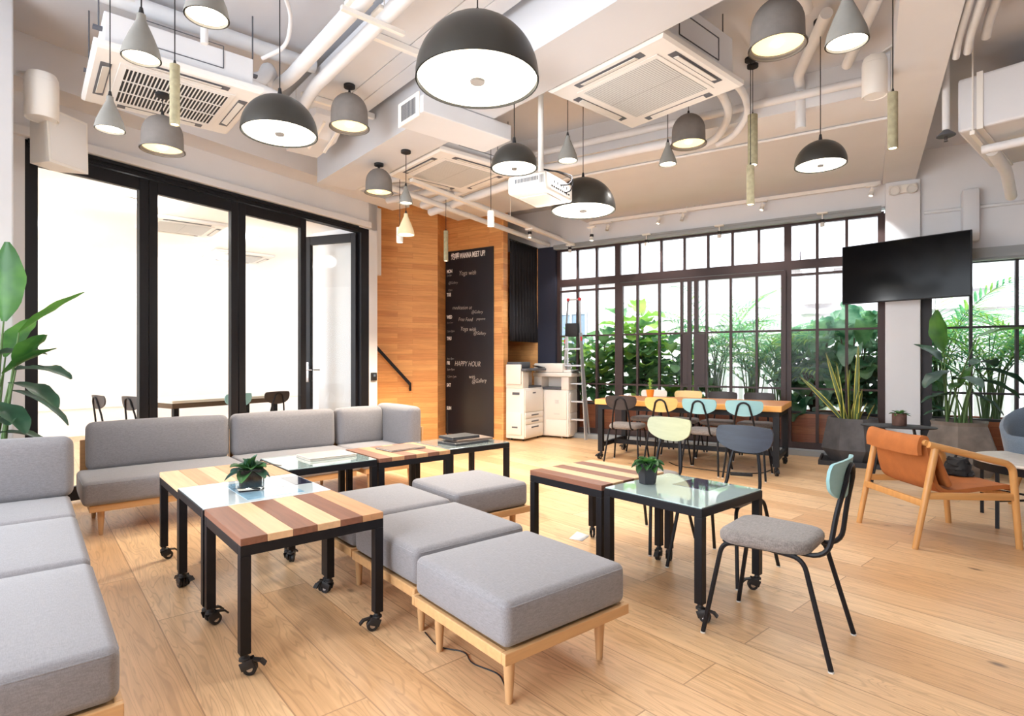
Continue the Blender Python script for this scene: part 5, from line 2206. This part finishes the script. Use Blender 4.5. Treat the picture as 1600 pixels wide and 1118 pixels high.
pipe('ceiling_pipe', 'short white pipe stub running into the window soffit', 'pipe', [(4.25, 1.25, 3.62), (5.02, 1.70, 3.60)], .04)
pipe('ceiling_pipe', 'white pipe over the middle cassette beside the column beam', 'pipe', [(2.9, 1.35, 3.62), (4.05, 1.62, 3.62)], .04)
# runs beside the blackboard wall
for b, z, r, nm in ((-4.22, 3.20, .045, 'upper'), (-4.42, 3.12, .035, 'lower')):
    pipe('ceiling_pipe', 'white pipe running over the copiers to the street wall, ' + nm, 'pipe', [(*RP(4.3, b), z), (*RP(8.2, b), z)], r)
pipe('ceiling_pipe', 'white wrapped pipe leaving the far cassette, upper', 'pipe', [(3.93, 6.35, 3.24), (3.95, 4.45, 3.24)], .05)
pipe('ceiling_pipe', 'white wrapped pipe leaving the far cassette, lower', 'pipe', [(4.05, 6.35, 3.17), (4.07, 4.45, 3.17)], .05)
pipe('ceiling_pipe', 'white pipe from the beam end toward the timber wall', 'pipe', [(2.90, 6.1, 3.22), (3.05, 5.55, 3.22), (3.2, 5.35, 3.22)], .05)

rl_ = thing('track_rail', 'white lighting rail running towards the street window above the copiers', 'rail', (*RP(4.35, -3.93), 3.04), ROT)
mb = MB()
mb.box(0, 3.85, -.02, .02, 0, .035)
mb.build('rail_body', M['whiteplastic'], rl_, smooth=False)
mb = MB()
for a in (.6, 1.9, 3.2):
    mb.tube([(a, 0, .03), (a, 0, CEIL - 3.04 if a < .95 else (.32 if a < 2.8 else .05))], .004, 6)
mb.build('hanger', M['whiteplastic'], rl_)
r2_ = thing('track_rail', 'white lighting rail along the window soffit', 'rail', (*RP(8.12, .15), 3.33), ROT)
mb = MB()
mb.box(-.02, .02, 0, 3.8, 0, .045)
mb.build('rail_body', M['whiteplastic'], r2_, smooth=False)
mb = MB()
for b in (2.15, 2.35):
    pts = arc((0, b, .06), .045, 0, R(330), 14, 'yz')
    mb.tube(pts, .009)
mb.build('round_clamp', M['whitegrey'], r2_)

# conduits beside the column beam
for k, (b, z) in enumerate(((.535, 3.40), (.60, 3.42), (.70, 3.50))):
    pipe('conduit', 'white conduit beside the column beam, ' + ('closest to the beam', 'second from the beam', 'outermost')[k], 'conduit',
         [(*RP(2.0, b), z), (*RP(4.9, b), z), (*RP(5.1, b + .01), z - .02)], .022 + .004 * k)
t = thing('ceiling_sprinkler', 'white drop pipe ending in a dark round sprinkler plate by the column beam', 'sprinkler', (5.58, 1.17, 3.0))
mb = MB()
mb.tube([(0, 0, .69), (0, 0, .06)], .026, 14)
mb.build('drop_pipe', M['pipe'], t)
mb = MB()
mb.lathe([(0, .02), (.065, .012), (.065, .018), (.02, .058), (0, .058)], 24)
mb.build('plate', M['printergrey'], t)
mb = MB()
mb.lathe([(0, -.03), (.016, -.03), (.010, .01), (0, .012)], 12)
mb.build('nozzle', M['chrome'], t)

# broad duct over the lounge corner
t = thing('square_duct', 'broad white duct over the lounge corner', 'duct', (5.60, 1.10, 3.02))
mb = MB()
mb.box(0, 1.25, -4.0, 0, 0, .42, .02)
mb.build('duct_body', M['duct'], t, smooth=False)
for y in (-.16, -1.6):
    mb = MB()
    mb.box(-.012, 1.262, y, y + .04, -.012, .432, .003)
    mb.build('joint_flange', M['whiteplastic'], t, smooth=False)
for y in (-.10, -1.4):
    mb = MB()
    for x in (-.03, 1.28):
        mb.tube([(x, y, -.05), (x, y, CEIL - 3.02)], .006, 6)
    mb.bar((-.05, y, -.04), (1.3, y, -.04), .03, .03)
    mb.build('hanger', M['whiteplastic'], t, smooth=False)
pipe('ceiling_pipe', 'white pipe sloping down under the broad duct', 'pipe', [(6.05, .96, 2.95), (6.6, .95, 2.9), (7.2, 1.0, 2.80)], .045)
pipe('ceiling_pipe', 'white pipe running beneath the broad duct', 'pipe', [(5.9, 1.0, 2.93), (5.9, -1.5, 2.93)], .035)
pipe('ceiling_pipe', 'white conduit on the wall over the side window', 'conduit', [(*RP(8.2, .58), 2.95), (*RP(8.2, 3.0), 2.95)], .02)
t = thing('downpipe_box', 'pale grey vertical duct on the wall over the side window', 'duct', (*RP(8.232, .98), 2.55), ROT)
mb = MB()
mb.box(-.14, 0, -.10, .06, 0, .60, .03)
mb.build('duct_body', M['duct'], t)

# loudspeakers and emergency light
t = thing('loudspeaker', 'white box loudspeaker hung under the beam beside the near pier', 'speaker', (*RP(1.80, -5.17), 2.66), ROT + R(20))
mb = MB()
mb.rings([[(-.15, -.12, 0), (.15, -.12, 0), (.10, .12, .02), (-.10, .12, .02)], [(-.16, -.10, .40), (.16, -.10, .40), (.10, .12, .40), (-.10, .12, .40)]])
mb.build('cabinet', M['whiteplastic'], t, smooth=False)
mb = MB()
mb.rings([[(-.135, -.121, .02), (.135, -.121, .02), (.135, -.124, .02), (-.135, -.124, .02)], [(-.145, -.103, .38), (.145, -.103, .38), (.145, -.106, .38), (-.145, -.106, .38)]])
mb.build('front_grille', M['acface'], t, smooth=False)
mb = MB()
mb.tube([(0, .05, .38), (0, .12, .56), (0, .2, .62)], .018)
mb.build('wall_mount', M['whiteplastic'], t)


def drum(label, loc, rz, D, H, arm):
    t = thing('loudspeaker', label, 'speaker', loc, rz)
    r = D / 2
    mb = MB()
    mb.lathe([(0, .012), (r - .012, .012), (r - .004, 0), (r, .006), (r, H * .82), (r * .97, H * .83), (r * .97, H - .03), (r * .85, H), (0, H)], 36)
    mb.build('cabinet', M['whiteplastic'], t)
    mb = MB()
    mb.lathe([(0, .004), (r * .86, .004), (r * .86, .0115), (0, .0115)], 30)
    mb.build('front_grille', M['acface'], t)
    mb = MB()
    mb.bar((0, 0, H), arm, .05, .012)
    mb.box(-.03, .03, -.03, .03, H - .002, H + .02)
    mb.build('wall_mount', M['whiteplastic'], t, smooth=False)
    return t


drum('white drum loudspeaker under the beam beside the near pier', (*RP(1.66, -5.02), 2.95), ROT, .20, .32, (0, .38, .44))
drum('white drum loudspeaker fixed to the column beam', (*RP(5.02, .055), 3.19), ROT, .165, .29, (.0, -.11, .34))
t = thing('emergency_light', 'white twin emergency light on the column', 'lamp', (*RP(8.178, .372), 3.16), ROT)
mb = MB()
mb.box(-.06, 0, -.14, .14, .04, .14, .01)
mb.build('housing', M['whiteplastic'], t, smooth=False)
for y in (-.085, .085):
    mb = MB()
    ax = []
    for r, x in ((.001, -.062), (.05, -.062), (.055, -.075), (.055, -.10), (.046, -.10), (.04, -.09), (.001, -.09)):
        ax.append([(x, y + r * math.cos(2 * math.pi * k / 24), .07 + r * math.sin(2 * math.pi * k / 24)) for k in range(24)])
    mb.rings(ax, False, False)
    mb.build('lamp_head', M['whitegrey'], t)

# projector
pj = thing('projector', 'white projector hanging from a white pole', 'projector', (*RP(3.83, -2.13), 2.455), ROT)
mb = MB()
mb.box(-.225, .225, -.165, .165, .012, .150, .022, 3)
mb.build('casing', M['whiteplastic'], pj)
mb = MB()
mb.box(-.12, .12, -.12, .12, .002, .0125, .008)
mb.build('underside_panel', M['whitegrey'], pj)
mb = MB()
for i in range(16):
    mb.box(-.2265, -.2245, -.10 + .0125 * i, -.092 + .0125 * i, .085, .115)
for i in range(4):
    mb.box(-.2265, -.2245, -.145 + .008 * i, -.141 + .008 * i, .06, .12)
mb.build('vent_slot', M['printergrey'], pj, smooth=False)
mb = MB()
mb.box(-.15, .17, -.1668, -.1642, .03, .115, .002)
mb.mi = 1
for i in range(9):
    x = -.14 + .034 * i
    mb.box(x, x + .022, -.1685, -.1665, .05, .062)
for i in range(5):
    x = -.10 + .05 * i
    mb.box(x, x + .014, -.1685, -.1665, .085, .105)
mb.build('socket_panel', [M['whitegrey'], M['black']], pj, smooth=False)
mb = MB()
ax = []
for r, x in ((.001, .2245), (.045, .2245), (.05, .245), (.04, .245), (.034, .235), (.001, .235)):
    ax.append([(x, .05 + r * math.cos(2 * math.pi * k / 24), .08 + r * math.sin(2 * math.pi * k / 24)) for k in range(24)])
mb.rings(ax)
mb.build('lens', M['blackgloss'], pj)
mb = MB()
mb.tube([(0, 0, .15), (0, 0, CEIL - 2.455)], .022, 16)
mb.box(-.08, .08, -.06, .06, .150, .162, .003)
mb.build('pole', M['whiteplastic'], pj)
mb = MB()
mb.tube(smooth_path([(.02, .0, .24), (.05, -.12, .22), (.08, -.24, .17), (.05, -.22, .10), (.02, -.166, .098)], 6, .08), .006)
mb.tube(smooth_path([(.02, .0, .25), (.08, -.10, .23), (.13, -.22, .16), (.11, -.20, .07), (.09, -.166, .058)], 6, .08), .005)
mb.build('cable', M['black'], pj)
# ================================================================ meeting-room furniture seen through the glass
mt = thing('meeting_table', 'dark-framed white-topped table inside the meeting room', 'table', (*RP(4.45, -7.45), 0), ROT)
mb = MB()
mb.box(-.85, .65, -.40, .40, .70, .735, .004)
mb.build('table_top', M['whiteply'], mt, smooth=False)
mb = MB()
mb.box(-.85, .65, -.40, .40, .64, .699)
mb.build('apron', M['trunk'], mt, smooth=False)
for sx in (-.78, .58):
    for sy in (-.33, .33):
        mb = MB()
        mb.box(sx - .03, sx + .03, sy - .03, sy + .03, 0, .639)
        mb.build('leg', M['black'], mt, smooth=False)
for a, b, h, back, lab in ((4.15, -6.83, ROT, 'mint', 'mint-backed chair inside the meeting room, seen through the glass doors'),
                           (3.42, -7.15, 0, 'darkply', 'dark-backed chair at the near end of the meeting-room table'),
                           (3.32, -7.68, 0, 'darkply', 'dark-backed chair at the blank end of the meeting-room table, farther from the glass'),
                           (4.72, -6.84, 0, 'darkply', 'dark-backed chair beside the mint one inside the meeting room')):
    x, y = RP(a, b)
    chair(lab, x, y, (107.3 if b > -6.9 else 17.3) + random.uniform(-6, 6), back)
for k, (a, b, w) in enumerate(((3.2, -7.2, 'close to the glass'), (5.2, -7.8, 'over the table'), (3.0, -9.6, 'near the far wall'), (5.6, -9.6, 'farthest along the far wall'), (7.6, -9.0, 'beyond the stair passage'))):
    t = thing('ceiling_light', 'round flush ceiling light in the meeting room, ' + w, 'lamp', (*RP(a, b), 3.055))
    mb = MB()
    mb.lathe([(0, 0), (.10, 0), (.115, .006), (.115, .024), (0, .024)], 28)
    mb.build('housing', M['whiteplastic'], t)
    mb = MB()
    mb.lathe([(0, -.004), (.09, -.004), (.09, -.0005), (0, -.0005)], 24)
    mb.build('diffuser', M['bulb'], t)

# ================================================================ the street side
mb = MB()
mb.prism([RP(8.5, 14), RP(30, 14), RP(30, -22), RP(8.5, -22)], -.12, -.02)
struct('ground', mb, M['ground'])

# timber planter along the glass
pl = thing('planter_box', 'long brown timber planter box outside along the street windows', 'planter', (*RP(8.62, 0), 0), ROT)
mb = MB()
mb.box(0, .05, -5.2, 4.5, 0.02, .50)
mb.box(.75, .80, -5.2, 4.5, 0.02, .50)
mb.box(.051, .749, -5.2, -5.15, 0.02, .50)
mb.build('timber_side', M['planter'], pl, smooth=False)
mb = MB()
mb.box(-.012, .09, -5.2, 4.5, .501, .53)
mb.build('capping', M['darkframe'], pl, smooth=False)
mb = MB()
mb.box(.055, .745, -5.1, 4.5, .40, .46)
mb.build('soil', M['soil'], pl, smooth=False)

# white picket fence
fe = thing('fence', 'white picket fence beyond the planting', 'fence', (*RP(10.6, 0), -.02), ROT)
mb = MB()
for z in (.35, .95):
    mb.box(0, .03, -6, 7, z, z + .06)
mb.build('rail', M['fence'], fe, smooth=False)
mb = MB()
b = -6.0
while b < 7:
    mb.box(-.022, -.001, b, b + .075, .05, 1.12)
    b += .135
mb.build('picket_panel', M['fence'], fe, smooth=False)
for b in (-6, -4, -2, 0, 2, 4, 6):
    mb = MB()
    mb.box(.031, .10, b, b + .08, 0, 1.2)
    mb.build('post', M['fence'], fe, smooth=False)

# buildings across the street
bd = thing('building', 'pale tiled building across the street with barred windows', 'building', (*RP(14.0, 0), -.02), ROT)
mb = MB()
mb.box(0, 4, 1.2, 14, 0, 8)
mb.build('wall', M['facade'], bd, smooth=False)
mb = MB()
mb.box(-.5, 0, 1.2, 14, 3.3, 3.6)
mb.build('canopy', M['facade2'], bd, smooth=False)
for y0, y1, z0, z1 in ((6.35, 7.3, 1.6, 2.55), (8.2, 9.4, 4.2, 5.6), (5.2, 6.3, 4.2, 5.6)):
    mb = MB()
    mb.box(-.05, -.001, y0, y1, z0, z0 + .06)
    mb.box(-.05, -.001, y0, y1, z1 - .06, z1)
    for y in (y0, (y0 + y1) / 2 - .03, y1 - .06):
        mb.box(-.05, -.001, y, y + .06, z0 + .061, z1 - .061)
    w = mb.build('window', M['greybox'], bd, smooth=False)
    mb = MB()
    mb.box(-.02, -.002, y0 + .061, y1 - .061, z0 + .061, z1 - .061)
    mb.build('window_pane', M['winglass'], w, smooth=False)
for y0, y1, z0, z1 in ((4.55, 5.45, 2.15, 2.75), (2.1, 3.0, 1.7, 2.2)):
    mb = MB()
    mb.box(-.04, -.001, y0, y1, z0, z1)
    w = mb.build('louvre', M['facade2'], bd, smooth=False)
    mb = MB()
    k = 0
    while z0 + .05 + .1 * k < z1 - .05:
        mb.box(-.06, -.041, y0 + .05, y1 - .05, z0 + .05 + .1 * k, z0 + .09 + .1 * k)
        k += 1
    mb.build('louvre_blade', M['greybox'], w, smooth=False)
b2 = thing('building', 'greyer tiled building across the street with a white downpipe', 'building', (*RP(13.2, 0), -.02), ROT)
mb = MB()
mb.box(0, 4, -12, 1.15, 0, 7.4)
mb.build('wall', M['facade2'], b2, smooth=False)
mb = MB()
mb.tube([(-.06, -.35, 0), (-.06, -.35, 7)], .05)
mb.build('downpipe', M['fence'], b2)
mb = MB()
mb.box(-.16, -.001, -12, 1.15, 3.1, 3.3)
mb.box(-.12, -.001, -12, 1.15, 2.2, 2.28)
mb.build('ledge', M['facade'], b2, smooth=False)
mb = MB()
mb.box(-.22, -.001, .55, 1.1, 2.4, 6)
mb.build('pilaster', M['facade'], b2, smooth=False)
mb = MB()
mb.box(-.3, -.01, -2.1, -1.1, 2.55, 2.85, .01)
mb.build('air_unit', M['fence'], b2, smooth=False)


def fig(label, a, b, h, seed, n=60, big=1.0, light=.3):
    x, y = RP(a, b)
    t = thing('fig_plant', label, 'plant', (x, y, .46))
    random.seed(seed)
    ms = MB()
    ml = MB()
    for s in range(3):
        az = random.uniform(0, 360)
        p = [Vector((.05 * math.cos(R(az)), .05 * math.sin(R(az)), 0))]
        d = polar(az, 80)
        hh = h * (1, .82, .66)[s]
        for k in range(6):
            p.append(p[-1] + d * hh / 6)
            d = (d + Vector((random.uniform(-.12, .12), random.uniform(-.12, .12), .05))).normalized()
        ms.tube(p, [.017 - .002 * k for k in range(7)], 7)
        m_ = n // 3
        for k in range(m_):
            f = .16 + .84 * k / (m_ - 1)
            i = min(5, int(f * 6))
            q = p[i].lerp(p[i + 1], f * 6 - i)
            ml.mi = 1 if random.random() < light * f * 1.3 else 0
            leaf(ml, q, polar(k * 137.5 + az, random.uniform(-15, 40) + 40 * max(0, f - .75)), random.uniform(.24, .36) * big, random.uniform(.17, .24) * big, random.uniform(.3, 1.0), .22, 7, shape='fiddle', wave=.5)
    ms.build('stem', M['trunk'], t)
    foliage(ml, 'foliage', [M['fig'], M['figlight']], t)
    return t


def ruffled(label, a, b, h, seed, n=34, L=.5):
    x, y = RP(a, b)
    t = thing('broadleaf_plant', label, 'plant', (x, y, .46))
    random.seed(seed)
    ms = MB()
    ml = MB()
    for k in range(n):
        f = .15 + .85 * k / (n - 1)
        az = k * 137.5
        d = polar(az, 35 + 45 * f)
        sl = h * f * random.uniform(.8, 1.0)
        pts = [Vector((.03 * math.cos(R(az)), .03 * math.sin(R(az)), 0))]
        dd = polar(az, 84)
        for i in range(5):
            pts.append(pts[-1] + dd * sl / 5)
            dd = (dd + (d - dd) * .22).normalized()
        ms.tube(pts, [.011, .010, .009, .008, .007, .006], 6)
        ml.mi = random.random() < .35
        leaf(ml, pts[-1], polar(az + random.uniform(-30, 30), random.uniform(-25, 45) if f < .8 else random.uniform(25, 75)), L * random.uniform(.75, 1.1), L * random.uniform(.42, .6), random.uniform(.5, 1.2), .24, 10, wave=.9)
    ms.build('stem', M['trunk'], t)
    foliage(ml, 'foliage', [M['bigleaf'], M['fig']], t)
    return t


def palm(label, a, b, h, seed, n=12, L=1.1):
    x, y = RP(a, b)
    t = thing('palm', label, 'plant', (x, y, .46))
    random.seed(seed)
    ms = MB()
    ml = MB()
    for k in range(n):
        az = k * 137.5 + random.uniform(-15, 15)
        f = random.uniform(.35, 1.0)
        base_ = Vector((random.uniform(-.08, .08), random.uniform(-.08, .08), 0))
        d = polar(az, 82)
        p = base_
        pts = [p]
        sl = h * f
        for i in range(5):
            p = p + d * sl / 5
            pts.append(p)
        dr = polar(az, random.uniform(45, 72))
        d = dr
        fr = []
        m_ = 16
        for i in range(m_):
            p = p + d * L / m_
            fr.append((p.copy(), d.copy()))
            pts.append(p.copy())
            d = (d + Vector((0, 0, -.085))).normalized()
        ms.tube(pts, [max(.0025, .011 - .0005 * i) for i in range(len(pts))], 5)
        for i, (q, dq) in enumerate(fr):
            sd = dq.cross(Vector((0, 0, 1))).normalized()
            ll = .42 * math.sin(math.pi * (.12 + .84 * i / m_)) + .05
            for s in (1, -1):
                ml.mi = random.random() < .35
                leaf(ml, q, dq * .62 + sd * s * .8 + Vector((0, 0, .12)), ll, .030, .9, .2, 4, shape='lance')
    ms.build('stem', M['stem'], t)
    foliage(ml, 'foliage', [M['palm'], M['figlight']], t)
    return t




def clear_of_glass(t):
    # leaves press against the panes, they do not pass through them
    lim = 8.47
    for ch in t.children:
        for v in ch.data.vertices:
            x, y = v.co.x + t.location.x, v.co.y + t.location.y
            a, b = x * CR + y * SR, x * SR - y * CR
            if a < lim + .05:
                a = lim + .05 * math.exp((a - lim - .05) * 2)
                x, y = RP(a, b)
                v.co.x, v.co.y = x - t.location.x, y - t.location.y


G = 'planting outside the street windows'
fig('fiddle-leaf fig outside behind the stepladder', 9.0, -4.25, 1.3, 1, 70, 1.25)
fig('fiddle-leaf fig outside by the fixed pane next to the stepladder', 8.98, -3.72, 1.5, 2, 78, 1.35, .45)
fig('tallest fiddle-leaf fig outside, behind the orange pot', 9.0, -2.95, 1.55, 3, 84, 1.5, .4)
fig('fiddle-leaf fig outside, just before the dark door boards', 9.05, -2.45, 1.15, 4, 60, 1.3, .25)
palm('feathery palm outside, behind the dark door boards', 9.15, -1.98, 1.15, 5, 20, 1.15)
palm('feathery palm outside, through the second sliding door', 9.1, -1.45, 1.05, 6, 24, 1.1)
palm('low feathery palm outside, near the thick window post', 9.0, -1.05, .80, 7, 22, .95)
ruffled('ruffle-leaved plant outside, close to the thick window post', 9.0, -.62, 1.15, 8, 58, .48)
ruffled('ruffle-leaved plant outside, behind the snake plant', 9.0, -.12, 1.25, 9, 64, .52)
ruffled('ruffle-leaved plant outside, behind the white column', 8.98, .30, 1.2, 10, 54, .5)
palm('feathery palm outside the side window, beside the dark window post', 9.1, .80, 1.0, 11, 20, 1.1)
palm('feathery palm outside the side window, middle of the row', 9.0, 1.30, .9, 12, 24, 1.05)
palm('feathery palm outside the side window, at the picture edge', 9.05, 1.85, 1.0, 13, 22, 1.1)

for o in list(COL.objects):
    if o.parent is None and o.get('label') and 'outside' in o['label'] and o.name.split('.')[0] in ('fig_plant', 'palm', 'broadleaf_plant'):
        clear_of_glass(o)

# ================================================================ light and camera
w = bpy.data.worlds.new('daylight')
SC.world = w
w.use_nodes = True
bg = w.node_tree.nodes['Background']
bg.inputs['Color'].default_value = (0.84, 0.92, 1.0, 1)
bg.inputs['Strength'].default_value = 6.5


def point(name, loc, power, rgb, r=.08):
    l = bpy.data.lights.new(name, 'POINT')
    l.energy = power
    l.color = rgb
    l.shadow_soft_size = r
    o = bpy.data.objects.new(name, l)
    o.location = loc
    COL.objects.link(o)
    return o


sun = bpy.data.lights.new('sun', 'SUN')
sun.energy = 3.3
sun.angle = R(60)
sun.color = (.84, .92, 1.0)
so = bpy.data.objects.new('sun', sun)
so.rotation_euler = (0, R(-58), R(12))
so.location = (-8, 0, 9)
COL.objects.link(so)

WARM = (1.0, .98, .95)


def down(name, loc, power, rgb, size=150, r=.1, blend=.4):
    l = bpy.data.lights.new(name, 'SPOT')
    l.energy = power
    l.color = rgb
    l.spot_size = R(size)
    l.spot_blend = blend
    l.shadow_soft_size = r
    o = bpy.data.objects.new(name, l)
    o.location = loc
    COL.objects.link(o)
    return o


for x, y, z, p in ((1.578, 2.078, 2.46, 45), (1.095, 3.291, 2.46, 30), (2.48, 2.86, 2.46, 18), (3.633, 3.288, 2.46, 45), (4.40, 1.665, 2.60, 24)):
    point('pendant_glow', (x, y, z - .30), p * .55, WARM, .15)
for x, y, z, p in ((3.06, 5.41, 2.46, 170), (3.36, 4.215, 2.46, 110), (2.95, 5.09, 2.46, 120), (3.92, 5.80, 2.41, 110)):
    down('spot_glow', (x, y, z), p, (1.0, .86, .66), 120, .04)
for x, y, z, p in ((.7325, 4.61, 2.66, 10), (1.992, 4.333, 3.07, 18), (4.53, 2.83, 3.13, 30), (3.25, 1.46, 2.97, 16), (2.976, 5.72, 3.07, 24), (.375, 2.849, 2.48, 8), (.516, 2.349, 2.48, 8),
                   (.359, 3.842, 2.48, 8), (3.089, 2.95, 2.69, 14), (4.06, 2.73, 2.83, 16), (2.518, .853, 2.48, 12), (2.66, 4.59, 2.64, 14), (4.63, 2.286, 2.83, 16), (3.976, 1.094, 2.47, 12), (4.52, 2.25, 2.47, 16)):
    down('lamp_glow', (x, y, z), p, WARM, 130, .05)
for a, b, p in ((6.75, -3.93, 60), (8.0, -3.93, 24), (7.3, -3.25, 36)):
    down('rail_glow', (*RP(a, b), 2.90), p, WARM, 120, .04)
t_ = RP(6.2, -6.05)
point('stair_light', (t_[0], t_[1], .30), 9, (1.0, .70, .36), .3)
for a, b in ((3.2, -7.2), (5.2, -7.8), (3.0, -9.6), (5.6, -9.6), (7.6, -9.0)):
    point('meeting_light', (*RP(a, b), 2.95), 24, (1, .99, .98), .1)
for b in (-2.54, -1.156, .06):
    down('track_glow', (*RP(8.0, b), 3.14), 45, WARM, 90, .03)

cam = bpy.data.cameras.new('camera')
cam.sensor_width = 36
cam.lens = 885.0 / 1600 * 36
cam.shift_y = 4.0 / 1600
cam.clip_start = .05
co = bpy.data.objects.new('camera', cam)
co.location = (0, 0, 1.22)
co.rotation_euler = (R(90), 0, R(-40.7 - 0) )
COL.objects.link(co)
co.rotation_euler = (R(90), 0, math.atan2(-0.6521, 0.7581))
SC.camera = co

SC.view_settings.view_transform = 'Standard'
SC.view_settings.look = 'None'
SC.view_settings.gamma = 1.0
SC.view_settings.use_curve_mapping = False
SC.view_settings.exposure = 0.14
cy = SC.cycles
cy.max_bounces = 10
cy.diffuse_bounces = 5
cy.glossy_bounces = 4
cy.transmission_bounces = 6
cy.transparent_max_bounces = 16
cy.caustics_reflective = False
cy.caustics_refractive = False
cy.sample_clamp_indirect = 6.0
